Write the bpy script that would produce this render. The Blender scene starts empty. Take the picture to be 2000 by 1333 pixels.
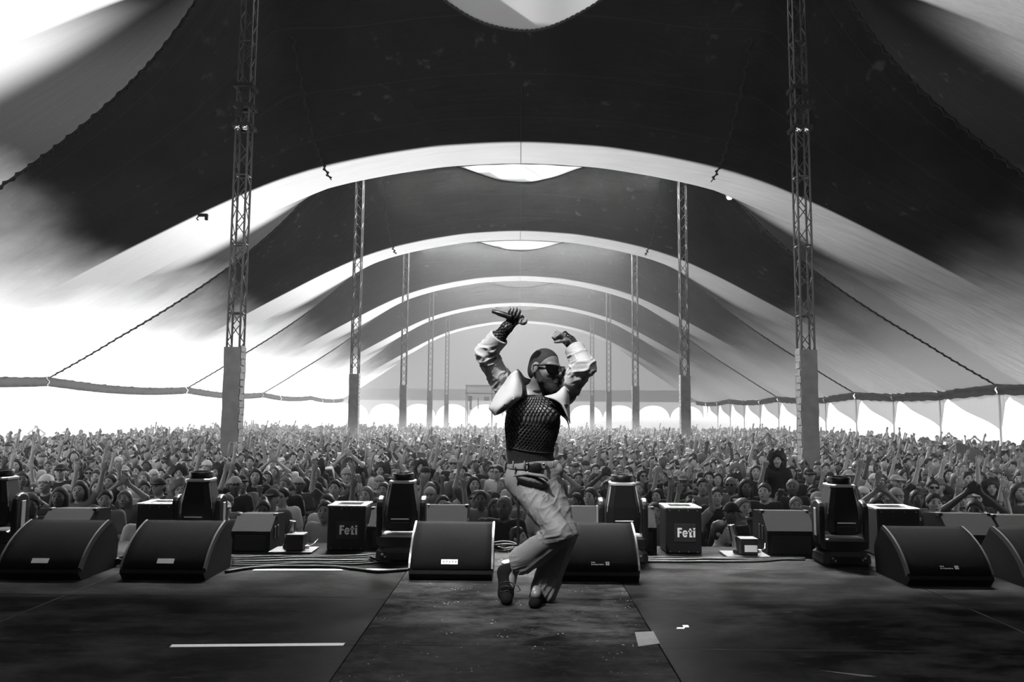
import bpy, bmesh, math, random
import numpy as np
from mathutils import Vector, Matrix, Euler

# ------------------------------------------------------------------ scene, camera, world, lights
S = bpy.context.scene
C = S.collection
R = math.radians
random.seed(7)
rng = np.random.default_rng(11)

FPX = 1500.0                                   # focal length in pixels of the 2000 x 1333 frame
CAM = Vector((0.0, 0.0, 1.2))                  # crouching on the stage; stage deck is z = 0
cam_d = bpy.data.cameras.new('camera'); cam = bpy.data.objects.new('camera', cam_d); C.objects.link(cam)
cam_d.sensor_width = 36.0; cam_d.lens = 36.0 * FPX / 2000.0
cam_d.clip_start = 0.05; cam_d.clip_end = 600
CROT = Matrix.Rotation(R(0.573), 3, 'Z') @ Matrix.Rotation(R(90 + 5.2), 3, 'X') @ Matrix.Rotation(R(0.45), 3, 'Z')
cam.matrix_world = Matrix.Translation(CAM) @ CROT.to_4x4()
S.camera = cam

W = bpy.data.worlds.new('overcast_daylight'); S.world = W; W.use_nodes = True
wbg = W.node_tree.nodes['Background']
wbg.inputs[0].default_value = (1, 1, 1, 1); wbg.inputs[1].default_value = 1.6

def light(name, kind, loc, target, energy, **kw):
    d = bpy.data.lights.new(name, kind); o = bpy.data.objects.new(name, d); C.objects.link(o)
    o.location = loc
    o.rotation_euler = (Vector(target) - Vector(loc)).to_track_quat('-Z', 'Y').to_euler()
    d.energy = energy
    for k, v in kw.items(): setattr(d, k, v)
    return o

SUN_DIR = Vector((0.835, 0.06, -0.545))          # high afternoon sun on the left flank of the tent
light('sun', 'SUN', (-30, 20, 40), Vector((-30, 20, 40)) + SUN_DIR, 36.0, angle=R(1.2))
# stage lantern overhead as key, then two unseen area lights added for brightness
light('stage_lantern_key', 'SPOT', (-2.1, 1.9, 6.35), (0.08, 4.95, 1.05), 3000, spot_size=R(23), spot_blend=0.4, shadow_soft_size=0.07)
light('added_daylight_strip', 'AREA', (0.0, 10.2, 7.4), (0.0, 6.55, 0.0), 420, shape='RECTANGLE', size=10.0, size_y=0.25, spread=R(20))  # added strip standing in for daylight from the tent
light('added_deck_fill', 'AREA', (0.0, 1.5, 6.5), (0.0, 2.9, 0.0), 130, shape='RECTANGLE', size=9.0, size_y=2.0, spread=R(100))  # added unseen fill that brightens the front deck
for _k, _e in ((0, 420), (1, 4300), (2, 4300), (3, 2400), (4, 1400)):   # unseen area lights added along the ridge to brighten haze and crowd
    light('added_ridge_fill', 'AREA', (0.0, 20.0 + 14.7 * _k, 14.0 if _k == 0 else 12.0), (0.0, 12.0 + 14.7 * _k, 0.0), _e, shape='RECTANGLE', size=13.0, size_y=1.0)

VS = S.view_settings
VS.view_transform = 'Standard'; VS.look = 'None'; VS.gamma = 1.0; VS.exposure = 0.0; VS.use_curve_mapping = False
S.display_settings.display_device = 'sRGB'
S.cycles.use_denoising = True
S.cycles.max_bounces = 8; S.cycles.volume_bounces = 1
S.cycles.transparent_max_bounces = 8
S.cycles.caustics_reflective = False; S.cycles.caustics_refractive = False

# ------------------------------------------------------------------ pixel helpers (unproject onto real planes)
def ray(px, py):
    v = CROT @ Vector(((px - 1000.0) / FPX, (666.5 - py) / FPX, -1.0))
    return v
def at_y(px, py, Y):
    v = ray(px, py); return CAM + v * ((Y - CAM.y) / v.y)
def at_z(px, py, Z=0.0):
    v = ray(px, py); return CAM + v * ((Z - CAM.z) / v.z)
def proj(p):
    q = CROT.transposed() @ (Vector(p) - CAM)
    return 1000 + FPX * q.x / -q.z, 666.5 - FPX * q.y / -q.z

# ------------------------------------------------------------------ materials
MATS = {}
def nodes_of(name):
    m = bpy.data.materials.new(name); m.use_nodes = True
    nt = m.node_tree; b = nt.nodes['Principled BSDF']
    return m, nt, b
def grey(v): return (v, v, v, 1.0)
def mat(name, v, rough=0.6, metal=0.0, noise=0.0, scale=20.0, bump=0.0, bscale=None, spec=0.5, stretch=(1, 1, 1)):
    """plain procedural grey: value v, mottled by a noise of the given strength, optional fine relief"""
    if name in MATS: return MATS[name]
    m, nt, b = nodes_of(name)
    b.inputs['Base Color'].default_value = grey(v)
    b.inputs['Roughness'].default_value = rough; b.inputs['Metallic'].default_value = metal
    b.inputs['Specular IOR Level'].default_value = spec
    L = nt.links
    tc = nt.nodes.new('ShaderNodeTexCoord'); mp = nt.nodes.new('ShaderNodeMapping')
    mp.inputs['Scale'].default_value = stretch
    L.new(tc.outputs['Object'], mp.inputs['Vector'])
    if noise > 0:
        n = nt.nodes.new('ShaderNodeTexNoise'); n.inputs['Scale'].default_value = scale; n.inputs['Detail'].default_value = 5
        r = nt.nodes.new('ShaderNodeMapRange'); r.inputs[1].default_value = 0.3; r.inputs[2].default_value = 0.7
        r.inputs[3].default_value = max(0, v * (1 - noise)); r.inputs[4].default_value = v * (1 + noise)
        L.new(mp.outputs[0], n.inputs['Vector']); L.new(n.outputs['Fac'], r.inputs[0])
        cc = nt.nodes.new('ShaderNodeCombineColor')
        for i in range(3): L.new(r.outputs[0], cc.inputs[i])
        L.new(cc.outputs[0], b.inputs['Base Color'])
    if bump > 0:
        n2 = nt.nodes.new('ShaderNodeTexNoise'); n2.inputs['Scale'].default_value = bscale or scale * 3; n2.inputs['Detail'].default_value = 3
        bp = nt.nodes.new('ShaderNodeBump'); bp.inputs['Strength'].default_value = bump; bp.inputs['Distance'].default_value = 0.01
        L.new(mp.outputs[0], n2.inputs['Vector']); L.new(n2.outputs['Fac'], bp.inputs['Height']); L.new(bp.outputs[0], b.inputs['Normal'])
    MATS[name] = m
    return m

# ------------------------------------------------------------------ mesh helpers
class MB:
    """collects primitives into one mesh"""
    def __init__(s): s.v = []; s.f = []; s.mi = []
    def add(s, vs, fs, mi=0):
        k = len(s.v); s.v += [tuple(p) for p in vs]; s.f += [tuple(i + k for i in f) for f in fs]; s.mi += [mi] * len(fs)
        return s
    def box(s, c, d, rot=None, mi=0, taper=1.0):
        """box centred at c with size d; taper scales the top"""
        x, y, z = d[0] / 2, d[1] / 2, d[2] / 2
        vs = [Vector((sx * x * (taper if sz > 0 else 1), sy * y * (taper if sz > 0 else 1), sz * z)) for sz in (-1, 1) for sy in (-1, 1) for sx in (-1, 1)]
        if rot is not None: vs = [rot @ p for p in vs]
        vs = [p + Vector(c) for p in vs]
        return s.add(vs, [(0, 2, 3, 1), (4, 5, 7, 6), (0, 1, 5, 4), (2, 6, 7, 3), (0, 4, 6, 2), (1, 3, 7, 5)], mi)
    def bbox(s, c, d, b=0.01, rot=None, mi=0):
        """box with chamfered edges"""
        h = [q / 2 for q in d]; b = min(b, min(h) * 0.9); vs = []; idx = {}
        for sx in (-1, 1):
            for sy in (-1, 1):
                for sz in (-1, 1):
                    for a in range(3):
                        p = [sx * (h[0] - b), sy * (h[1] - b), sz * (h[2] - b)]
                        p[a] = (sx, sy, sz)[a] * h[a]
                        idx[(sx, sy, sz, a)] = len(vs); vs.append(Vector(p))
        fs = []
        sg = (-1, 1)
        for a in range(3):
            o = [i for i in range(3) if i != a]
            for q in sg:
                def k(u, w):
                    t = [0, 0, 0]; t[a] = q; t[o[0]] = u; t[o[1]] = w; return idx[(*t, a)]
                f = [k(-1, -1), k(1, -1), k(1, 1), k(-1, 1)]
                fs.append(f)
        for a in range(3):
            o = [i for i in range(3) if i != a]
            for u in sg:
                for w in sg:
                    def k2(e, face):
                        t = [0, 0, 0]; t[a] = e; t[o[0]] = u; t[o[1]] = w; return idx[(*t, face)]
                    fs.append([k2(-1, o[0]), k2(1, o[0]), k2(1, o[1]), k2(-1, o[1])])
        for sx in sg:
            for sy in sg:
                for sz in sg: fs.append([idx[(sx, sy, sz, 0)], idx[(sx, sy, sz, 1)], idx[(sx, sy, sz, 2)]])
        # outward orientation
        out = []
        for f in fs:
            p = [vs[i] for i in f]; n = (p[1] - p[0]).cross(p[2] - p[0]); ce = sum(p, Vector()) / len(p)
            out.append(f if n.dot(ce) > 0 else f[::-1])
        if rot is not None: vs = [rot @ p for p in vs]
        vs = [p + Vector(c) for p in vs]
        return s.add(vs, out, mi)
    def tube(s, pts, r, n=8, cap=True, mi=0):
        pts = [Vector(p) for p in pts]; rr = r if hasattr(r, '__len__') else [r] * len(pts)
        vs = []; fs = []; up = None
        for i, p in enumerate(pts):
            t = (pts[min(i + 1, len(pts) - 1)] - pts[max(i - 1, 0)])
            if t.length < 1e-9: t = Vector((0, 0, 1))
            t.normalize()
            if up is None:
                up = Vector((0, 0, 1)) if abs(t.z) < 0.9 else Vector((1, 0, 0))
            a = (up - t * up.dot(t)).normalized(); b = t.cross(a); up = a
            for k in range(n):
                w = 2 * math.pi * k / n
                vs.append(p + (a * math.cos(w) + b * math.sin(w)) * rr[i])
        for i in range(len(pts) - 1):
            for k in range(n):
                k2 = (k + 1) % n; fs.append((i * n + k, i * n + k2, (i + 1) * n + k2, (i + 1) * n + k))
        if cap:
            fs.append(tuple(range(n))[::-1]); fs.append(tuple((len(pts) - 1) * n + k for k in range(n)))
        return s.add(vs, fs, mi)
    def lathe(s, prof, n=24, c=(0, 0, 0), rot=None, sx=1.0, sy=1.0, mi=0):
        vs = []; fs = []
        for r, z in prof:
            for k in range(n):
                w = 2 * math.pi * k / n; p = Vector((math.cos(w) * r * sx, math.sin(w) * r * sy, z))
                if rot is not None: p = rot @ p
                vs.append(p + Vector(c))
        m = len(prof)
        for i in range(m - 1):
            for k in range(n):
                k2 = (k + 1) % n; fs.append((i * n + k, i * n + k2, (i + 1) * n + k2, (i + 1) * n + k))
        fs.append(tuple(range(n))[::-1]); fs.append(tuple((m - 1) * n + k for k in range(n)))
        return s.add(vs, fs, mi)
    def prism(s, poly, axis, a, b, mi=0):
        """extrude a 2-D polygon along axis (0 x, 1 y, 2 z) from a to b"""
        def P(u, w, t):
            q = [0, 0, 0]; o = [i for i in range(3) if i != axis]; q[o[0]] = u; q[o[1]] = w; q[axis] = t; return q
        n = len(poly); vs = [P(u, w, a) for u, w in poly] + [P(u, w, b) for u, w in poly]
        fs = [tuple(range(n)), tuple(range(n, 2 * n))[::-1]] + [((i + 1) % n, i, n + i, n + (i + 1) % n) for i in range(n)]
        return s.add(vs, fs, mi)
    def mesh(s, name, mats, smooth=False):
        me = bpy.data.meshes.new(name); me.from_pydata(s.v, [], s.f)
        for m in (mats if isinstance(mats, (list, tuple)) else [mats]): me.materials.append(m)
        if any(s.mi): me.polygons.foreach_set('material_index', s.mi)
        fix_normals(me)
        if smooth: shade(me, smooth)
        return me
    def build(s, name, mats, parent=None, smooth=False):
        o = bpy.data.objects.new(name, s.mesh(name, mats, smooth)); C.objects.link(o)
        if parent is not None: o.parent = parent
        return o

def fix_normals(me):
    bm = bmesh.new(); bm.from_mesh(me); bmesh.ops.recalc_face_normals(bm, faces=bm.faces[:]); bm.to_mesh(me); bm.free(); me.update()
def shade(me, ang):
    me.polygons.foreach_set('use_smooth', [True] * len(me.polygons))
    if ang is not True:
        me.set_sharp_from_angle(angle=R(ang))

def np_mesh(name, V, F, mats, smooth=True, mi=None):
    """fast mesh from numpy arrays; F is an (n,3) or (n,4) array"""
    me = bpy.data.meshes.new(name); V = np.asarray(V, np.float32); F = np.asarray(F, np.int32); k = F.shape[1]
    me.vertices.add(len(V)); me.vertices.foreach_set('co', V.ravel())
    me.loops.add(F.size); me.loops.foreach_set('vertex_index', F.ravel())
    me.polygons.add(len(F)); me.polygons.foreach_set('loop_start', np.arange(0, F.size, k, dtype=np.int32))
    for m in (mats if isinstance(mats, (list, tuple)) else [mats]): me.materials.append(m)
    if mi is not None: me.polygons.foreach_set('material_index', np.asarray(mi, np.int32))
    me.update(calc_edges=True); me.validate()
    if smooth: me.polygons.foreach_set('use_smooth', [True] * len(me.polygons))
    return me

def empty(name, loc=(0, 0, 0), rz=0.0):
    o = bpy.data.objects.new(name, None); C.objects.link(o); o.location = loc; o.rotation_euler = (0, 0, rz); o.empty_display_size = 0.1
    return o
def link_obj(name, me, parent=None):
    o = bpy.data.objects.new(name, me); C.objects.link(o)
    if parent is not None: o.parent = parent
    return o
def tag(o, label=None, cat=None, group=None, kind=None):
    if label: o['label'] = label
    if cat: o['category'] = cat
    if group: o['group'] = group
    if kind: o['kind'] = kind
    return o
KIDS = {}
def copy_tree(o, parent=None):
    c = o.copy(); C.objects.link(c)
    if parent is not None: c.parent = parent
    for ch in list(o.children): copy_tree(ch, c)
    return c
m_blk = mat('black_leather', 0.012, 0.35, bump=0.15, bscale=90)
m_lens = mat('dark_lens', 0.004, 0.08)
m_chr = mat('polished_metal', 0.75, 0.18, metal=1.0)

# ------------------------------------------------------------------ the setting: ground, tent roof, stage
GZ = -1.55                                     # tent floor, a stage height below the deck
BAY = 14.7; POLE0 = 20.0; PX = 7.45; EAVE = 21.4
canvas_dim = 0.0

def ground_mat():
    m, nt, b = nodes_of('trodden_grass'); L = nt.links
    tc = nt.nodes.new('ShaderNodeTexCoord'); n = nt.nodes.new('ShaderNodeTexNoise'); n.inputs['Scale'].default_value = 3; n.inputs['Detail'].default_value = 8
    r = nt.nodes.new('ShaderNodeValToRGB'); r.color_ramp.elements[0].color = grey(0.06); r.color_ramp.elements[1].color = grey(0.22)
    L.new(tc.outputs['Object'], n.inputs['Vector']); L.new(n.outputs['Fac'], r.inputs[0]); L.new(r.outputs[0], b.inputs['Base Color'])
    b.inputs['Roughness'].default_value = 0.95
    return m
g = MB().box((0, 47, GZ - 0.05), (43.2, 94, 0.1)).build('ground', ground_mat()); tag(g, 'trodden field under the big tent', kind='structure')
m_out = mat('sunlit_gravel', .16, .95, noise=.15, scale=.5)
for i, (c_, d_) in enumerate((((-111.6, 60), (180, 400)), ((111.6, 60), (180, 400)), ((0, 177), (43.2, 166)), ((0, -70), (43.2, 140)))):
    g2 = MB().box((c_[0], c_[1], GZ - .05), (d_[0], d_[1], .1)).build('outer_ground', m_out); tag(g2, 'sunlit pale ground outside the tent', kind='structure')

# --- roof shape: ridges on the pole lines, hanging valleys half way between them
VZ = {0: 8.05, 1: 9.30, 2: 9.62, 3: 9.75, 4: 9.85}          # valley apex above the camera
dX = np.array([0, 2.5, 4.5, 6.2, 7.4, 8.6, 10.2, 13.0, 17.0, 21.4])
dZ = np.array([0, .12, .40, .76, 1.09, 1.46, 2.13, 3.55, 5.72, 8.15])
def smooth_interp(x, xs, ys):
    """monotone cubic through (xs, ys)"""
    x = np.clip(x, xs[0], xs[-1]); h = np.diff(xs); d = np.diff(ys) / h
    m = np.zeros(len(xs)); m[1:-1] = np.where(d[:-1] * d[1:] > 0, 2 * d[:-1] * d[1:] / (d[:-1] + d[1:] + 1e-9), 0); m[0] = 0; m[-1] = d[-1]
    i = np.clip(np.searchsorted(xs, x, 'right') - 1, 0, len(h) - 1); t = (x - xs[i]) / h[i]
    return (2*t**3-3*t**2+1)*ys[i] + (t**3-2*t**2+t)*h[i]*m[i] + (-2*t**3+3*t**2)*ys[i+1] + (t**3-t**2)*h[i]*m[i+1]
def roof_z(X, Y):
    X = np.asarray(X, float); Y = np.asarray(Y, float)
    u = (Y - POLE0) / BAY + 1.0; k = np.floor(u).astype(int); f = u - k      # bay k holds valley k
    t = (f - 0.5) * 2.0
    ks = np.array([9.0, 9.0, 9.30, 9.62, 9.75, 9.85, 9.9, 9.9])
    # valley apex heights blend across the bays so the ridges meet
    fk = u - 0.5; i0 = np.clip(np.floor(fk).astype(int) + 1, 0, 6); w = fk - np.floor(fk); w = w * w * (3 - 2 * w)
    vz = ks[i0] * (1 - w) + ks[i0 + 1] * w
    vz = np.where(np.abs(t) < 0.45, ks[np.clip(k + 1, 0, 7)], vz * 1.0)
    tt = np.clip((np.abs(t) - 0.45) / 0.55, 0, 1); tt = tt * tt * (3 - 2 * tt)
    vz = ks[np.clip(k + 1, 0, 7)] * (1 - tt) + (ks[i0] * (1 - w) + ks[i0 + 1] * w) * tt
    aX = np.abs(X)
    drop = smooth_interp(aX, dX, dZ) * (vz - 1.37) / 8.15
    A = 5.0 * np.where(aX < PX, 1.0, np.exp(-(np.maximum(aX - PX, 0)) / 3.2)) * np.clip((EAVE - aX) / 3.0, 0, 1)
    A = A + 0.9 * np.exp(-((aX - PX) / 1.6) ** 2)
    sag = 0.22 * np.clip((aX - 17) / 4.4, 0, 1) * (1 - t ** 2)               # eaves hang a little between the tie points
    return CAM.z + vz - drop + A * np.abs(t) ** 2.0 - sag

def math_node(nt, op, a=None, b=None, c=None):
    n = nt.nodes.new('ShaderNodeMath'); n.operation = op
    for i, q in enumerate((a, b, c)):
        if q is None: continue
        if isinstance(q, (int, float)): n.inputs[i].default_value = q
        else: nt.links.new(q, n.inputs[i])
    return n.outputs[0]
def sstep(nt, x, lo, hi):
    n = nt.nodes.new('ShaderNodeMapRange'); n.interpolation_type = 'SMOOTHSTEP'
    nt.links.new(x, n.inputs[0]); n.inputs[1].default_value = lo; n.inputs[2].default_value = hi
    return n.outputs[0]

def roof_mat():
    """blackout canvas panels joined by light, translucent canvas along the valleys; the glow towards the eaves is painted in"""
    m = bpy.data.materials.new('tent_canvas'); m.use_nodes = True; nt = m.node_tree; nt.nodes.clear(); L = nt.links
    out = nt.nodes.new('ShaderNodeOutputMaterial')
    tc = nt.nodes.new('ShaderNodeTexCoord'); sp = nt.nodes.new('ShaderNodeSeparateXYZ'); L.new(tc.outputs['Object'], sp.inputs[0])
    X, Y = sp.outputs[0], sp.outputs[1]
    aX = math_node(nt, 'ABSOLUTE', X)
    f = math_node(nt, 'FRACT', math_node(nt, 'DIVIDE', math_node(nt, 'SUBTRACT', Y, POLE0 - 10 * BAY), BAY))
    d = math_node(nt, 'MULTIPLY', math_node(nt, 'SUBTRACT', f, 0.5), BAY)    # distance from the valley line
    nz = nt.nodes.new('ShaderNodeTexNoise'); nz.inputs['Scale'].default_value = 0.35; nz.inputs['Detail'].default_value = 4; L.new(tc.outputs['Object'], nz.inputs['Vector'])
    nn = math_node(nt, 'SUBTRACT', nz.outputs['Fac'], 0.5)
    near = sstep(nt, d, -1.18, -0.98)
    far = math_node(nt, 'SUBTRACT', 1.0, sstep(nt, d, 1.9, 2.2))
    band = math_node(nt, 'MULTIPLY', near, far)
    band = math_node(nt, 'MULTIPLY', band, math_node(nt, 'SUBTRACT', 1.0, math_node(nt, 'MULTIPLY', sstep(nt, aX, 10.5, 15.0), 0.45)))  # band dims outward, sunlight fall-off painted into the mask
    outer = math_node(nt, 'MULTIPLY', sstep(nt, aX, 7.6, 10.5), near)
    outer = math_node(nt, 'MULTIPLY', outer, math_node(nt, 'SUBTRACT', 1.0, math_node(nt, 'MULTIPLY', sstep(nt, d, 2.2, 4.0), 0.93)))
    outer = math_node(nt, 'MULTIPLY', outer, math_node(nt, 'SUBTRACT', 1.0, math_node(nt, 'MULTIPLY', sstep(nt, aX, 11.0, 15.5), 0.7)))  # outward fade of the fan also paints the sun's fall-off
    eave_glow = sstep(nt, math_node(nt, 'ADD', math_node(nt, 'ADD', aX, math_node(nt, 'MULTIPLY', nn, 2.5)), math_node(nt, 'MULTIPLY', sstep(nt, d, -1.2, 2.0), 1.3)), 13.2, 19.4)  # eave ramp puts haze glow and side light into the canvas mix
    wmask = math_node(nt, 'MAXIMUM', math_node(nt, 'MAXIMUM', band, outer), eave_glow)
    # fine wrinkles running down the slope and faint stains
    mp = nt.nodes.new('ShaderNodeMapping'); mp.inputs['Scale'].default_value = (0.25, 2.2, 0.25); L.new(tc.outputs['Object'], mp.inputs['Vector'])
    wr = nt.nodes.new('ShaderNodeTexNoise'); wr.inputs['Scale'].default_value = 1.4; wr.inputs['Detail'].default_value = 6; L.new(mp.outputs[0], wr.inputs['Vector'])
    bp = nt.nodes.new('ShaderNodeBump'); bp.inputs['Strength'].default_value = 0.9; bp.inputs['Distance'].default_value = 0.12; L.new(wr.outputs['Fac'], bp.inputs['Height'])
    stain = nt.nodes.new('ShaderNodeMapRange'); L.new(nz.outputs['Fac'], stain.inputs[0]); stain.inputs[1].default_value = .35; stain.inputs[2].default_value = .65; stain.inputs[3].default_value = .008; stain.inputs[4].default_value = .017
    sf = math_node(nt, 'FRACT', math_node(nt, 'DIVIDE', math_node(nt, 'ADD', Y, 100.0), 1.47)); seam = math_node(nt, 'LESS_THAN', sf, 0.022)
    n4 = nt.nodes.new('ShaderNodeTexNoise'); n4.inputs['Scale'].default_value = 2.2; n4.inputs['Detail'].default_value = 6; L.new(tc.outputs['Object'], n4.inputs['Vector'])
    blot = math_node(nt, 'MULTIPLY', sstep(nt, n4.outputs['Fac'], .60, .72), sstep(nt, nz.outputs['Fac'], .48, .62))
    stain_v = math_node(nt, 'MULTIPLY_ADD', seam, 0.012, math_node(nt, 'MULTIPLY_ADD', blot, 0.05, stain.outputs[0]))
    def mixv(a, b):
        n = nt.nodes.new('ShaderNodeMix'); n.data_type = 'FLOAT'; L.new(wmask, n.inputs[0])
        for i, q in ((2, a), (3, b)):
            if isinstance(q, (int, float)): n.inputs[i].default_value = q
            else: L.new(q, n.inputs[i])
        return n.outputs[0]
    def col(v):
        c = nt.nodes.new('ShaderNodeCombineColor')
        for i in range(3): L.new(v, c.inputs[i])
        return c.outputs[0]
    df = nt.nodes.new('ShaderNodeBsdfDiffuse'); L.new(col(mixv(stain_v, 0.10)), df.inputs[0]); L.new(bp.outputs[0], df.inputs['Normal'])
    tl = nt.nodes.new('ShaderNodeBsdfTranslucent'); L.new(col(math_node(nt, 'MULTIPLY_ADD', sstep(nt, aX, 16.5, 21.0), 0.10, mixv(0.0006, 0.094))), tl.inputs[0]); L.new(bp.outputs[0], tl.inputs['Normal'])  # extra eave translucency stands in for light bounced off the ground
    ad = nt.nodes.new('ShaderNodeAddShader'); L.new(df.outputs[0], ad.inputs[0]); L.new(tl.outputs[0], ad.inputs[1])
    L.new(ad.outputs[0], out.inputs[0])
    return m
xs = np.concatenate([np.linspace(-EAVE, -PX, 46)[:-1], np.linspace(-PX, PX, 50), np.linspace(PX, EAVE, 46)[1:]])
ys = np.concatenate([np.linspace(5.3, 93.5, 6 * 44 + 1)])
XX, YY = np.meshgrid(xs, ys); ZZ = roof_z(XX, YY)
nX, nY = len(xs), len(ys)
I = np.arange(nX * nY).reshape(nY, nX)
RF = np.stack([I[:-1, :-1], I[1:, :-1], I[1:, 1:], I[:-1, 1:]], -1).reshape(-1, 4)
_c = np.stack([XX, YY], -1).reshape(-1, 2)[RF].mean(1); _keep = np.ones(len(RF), bool)
for _k, _y0, _hw in ((0, POLE0 - .5 * BAY + 2.0, 2.9), (1, POLE0 + .5 * BAY + 1.7, 2.5), (2, POLE0 + 1.5 * BAY + 1.3, 2.5)):   # light openings above the pouches
    _keep &= ~((np.abs(_c[:, 0]) < _hw * .92) & (_c[:, 1] > _y0 + .03) & (_c[:, 1] < _y0 + .12 + .75 * (1 - (_c[:, 0] / _hw) ** 2)))
RF = RF[_keep]
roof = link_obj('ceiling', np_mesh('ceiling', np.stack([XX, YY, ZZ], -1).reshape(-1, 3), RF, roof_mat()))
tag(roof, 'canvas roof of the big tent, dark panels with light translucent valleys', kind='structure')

# ------------------------------------------------------------------ signed-distance modelling: one continuous skin per body or garment
def rcone(a, b, ra, rb=None):
    rb = ra if rb is None else rb
    a = np.array(a, float); b = np.array(b, float); ab = b - a; L2 = max(float(ab @ ab), 1e-12); r = max(ra, rb)
    def f(P):
        t = np.clip(((P - a) @ ab) / L2, 0, 1)
        return np.linalg.norm(P - a - t[..., None] * ab, axis=-1) - (ra + (rb - ra) * t)
    return f, np.minimum(a, b) - r, np.maximum(a, b) + r
def ell(c, r, M=None):
    """ellipsoid; M is a 3x3 whose columns are its own axes"""
    c = np.array(c, float); r = np.array(r, float); Q = np.eye(3) if M is None else np.array(M, float)
    def f(P):
        q = (P - c) @ Q; k0 = np.linalg.norm(q / r, axis=-1); k1 = np.linalg.norm(q / (r * r), axis=-1) + 1e-9
        return k0 * (k0 - 1.0) / k1
    m = float(r.max())
    return f, c - m, c + m
def slab(c, h, M=None, rd=0.01):
    """rounded box"""
    c = np.array(c, float); h = np.array(h, float) - rd; Q = np.eye(3) if M is None else np.array(M, float)
    def f(P):
        q = np.abs((P - c) @ Q) - h
        return np.linalg.norm(np.maximum(q, 0), axis=-1) + np.minimum(q.max(-1), 0) - rd
    m = float(np.linalg.norm(h + rd))
    return f, c - m, c + m

class Shape:
    def __init__(s): s.ops = []
    def add(s, prim, k=0.01): s.ops.append(('+', prim, k)); return s
    def cut(s, prim, k=0.004): s.ops.append(('-', prim, k)); return s
    def plane(s, p, n, k=0.003):
        """keep the side the normal points away from"""
        p = np.array(p, float); n = np.array(n, float); n = n / np.linalg.norm(n)
        s.ops.append(('&', (lambda P: (P - p) @ n, None, None), k)); return s
    @staticmethod
    def _blend(op, d, q, k):
        if op == '+':
            h = np.maximum(k - np.abs(d - q), 0) / max(k, 1e-9); return np.minimum(d, q) - h * h * k * 0.25
        if op == '-': q = -q
        h = np.maximum(k - np.abs(d - q), 0) / max(k, 1e-9); return np.maximum(d, q) + h * h * k * 0.25
    def eval(s, P, grow=0.0):
        d = np.full(P.shape[:-1], 1e3)
        for op, (f, lo, hi), k in s.ops: d = s._blend(op, d, f(P), k)
        return d - grow
    def mesh(s, vox, grow=0.0):
        lo = np.min([p[1] for o, p, k in s.ops if o == '+'], axis=0) - 4 * vox - grow
        hi = np.max([p[2] for o, p, k in s.ops if o == '+'], axis=0) + 4 * vox + grow
        n = np.ceil((hi - lo) / vox).astype(int) + 1
        ax = [lo[i] + vox * np.arange(n[i]) for i in range(3)]
        D = np.full(tuple(n), 1.0, np.float32)
        for op, (f, a, b), k in s.ops:
            if a is None: sl = (slice(None),) * 3
            else:
                m = k + grow + 4 * vox
                i0 = np.clip(np.floor((a - m - lo) / vox).astype(int), 0, n - 1); i1 = np.clip(np.ceil((b + m - lo) / vox).astype(int) + 1, 1, n)
                sl = tuple(slice(i0[i], i1[i]) for i in range(3))
            if a is None:
                for z in range(0, n[0], 16):
                    G = np.stack(np.meshgrid(ax[0][z:z+16], ax[1], ax[2], indexing='ij'), -1)
                    D[z:z+16] = s._blend(op, D[z:z+16], f(G).astype(np.float32), k)
            else:
                G = np.stack(np.meshgrid(ax[0][sl[0]], ax[1][sl[1]], ax[2][sl[2]], indexing='ij'), -1)
                D[sl] = s._blend(op, D[sl], f(G).astype(np.float32), k)
        return surface_nets(D - grow, lo, vox)

def surface_nets(D, lo, vox):
    neg = D < 0
    c = neg[:-1, :-1, :-1].astype(np.int8)
    for dx in (0, 1):
        for dy in (0, 1):
            for dz in (0, 1):
                if dx + dy + dz: c = c + neg[dx:D.shape[0]-1+dx, dy:D.shape[1]-1+dy, dz:D.shape[2]-1+dz]
    cell = np.argwhere((c > 0) & (c < 8))
    if len(cell) == 0: return np.zeros((0, 3)), np.zeros((0, 4), int)
    idx = np.full(c.shape, -1, np.int32); idx[tuple(cell.T)] = np.arange(len(cell))
    acc = np.zeros((len(cell), 3)); cnt = np.zeros(len(cell))
    cor = [(x, y, z) for x in (0, 1) for y in (0, 1) for z in (0, 1)]
    val = {o: D[cell[:, 0] + o[0], cell[:, 1] + o[1], cell[:, 2] + o[2]] for o in cor}
    for o in cor:
        for a in range(3):
            if o[a]: continue
            q = list(o); q[a] = 1; q = tuple(q); d0, d1 = val[o], val[q]; m = (d0 < 0) != (d1 < 0)
            t = np.where(m, d0 / np.where(m, d0 - d1, 1), 0)
            p = np.array(o, float) + np.zeros((len(cell), 3)); p[:, a] = t
            acc += p * m[:, None]; cnt += m
    V = lo + vox * (cell + acc / cnt[:, None])
    F = []
    for a in range(3):
        b, e = (a + 1) % 3, (a + 2) % 3
        sl0 = [slice(1, D.shape[i] - 1) for i in range(3)]; sl1 = list(sl0); sl0[a] = slice(0, D.shape[a] - 1); sl1[a] = slice(1, D.shape[a])
        n0, n1 = neg[tuple(sl0)], neg[tuple(sl1)]
        e_ = np.argwhere(n0 != n1); 
        if len(e_) == 0: continue
        base = e_ + np.array([0 if i == a else 1 for i in range(3)])
        flip = n0[tuple(e_.T)]
        def at(db, de):
            q = base.copy(); q[:, b] -= db; q[:, e] -= de; return idx[tuple(q.T)]
        quad = np.stack([at(1, 1), at(0, 1), at(0, 0), at(1, 0)], -1)
        quad[~flip] = quad[~flip][:, ::-1]
        F.append(quad)
    return V, np.concatenate(F)

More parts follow.
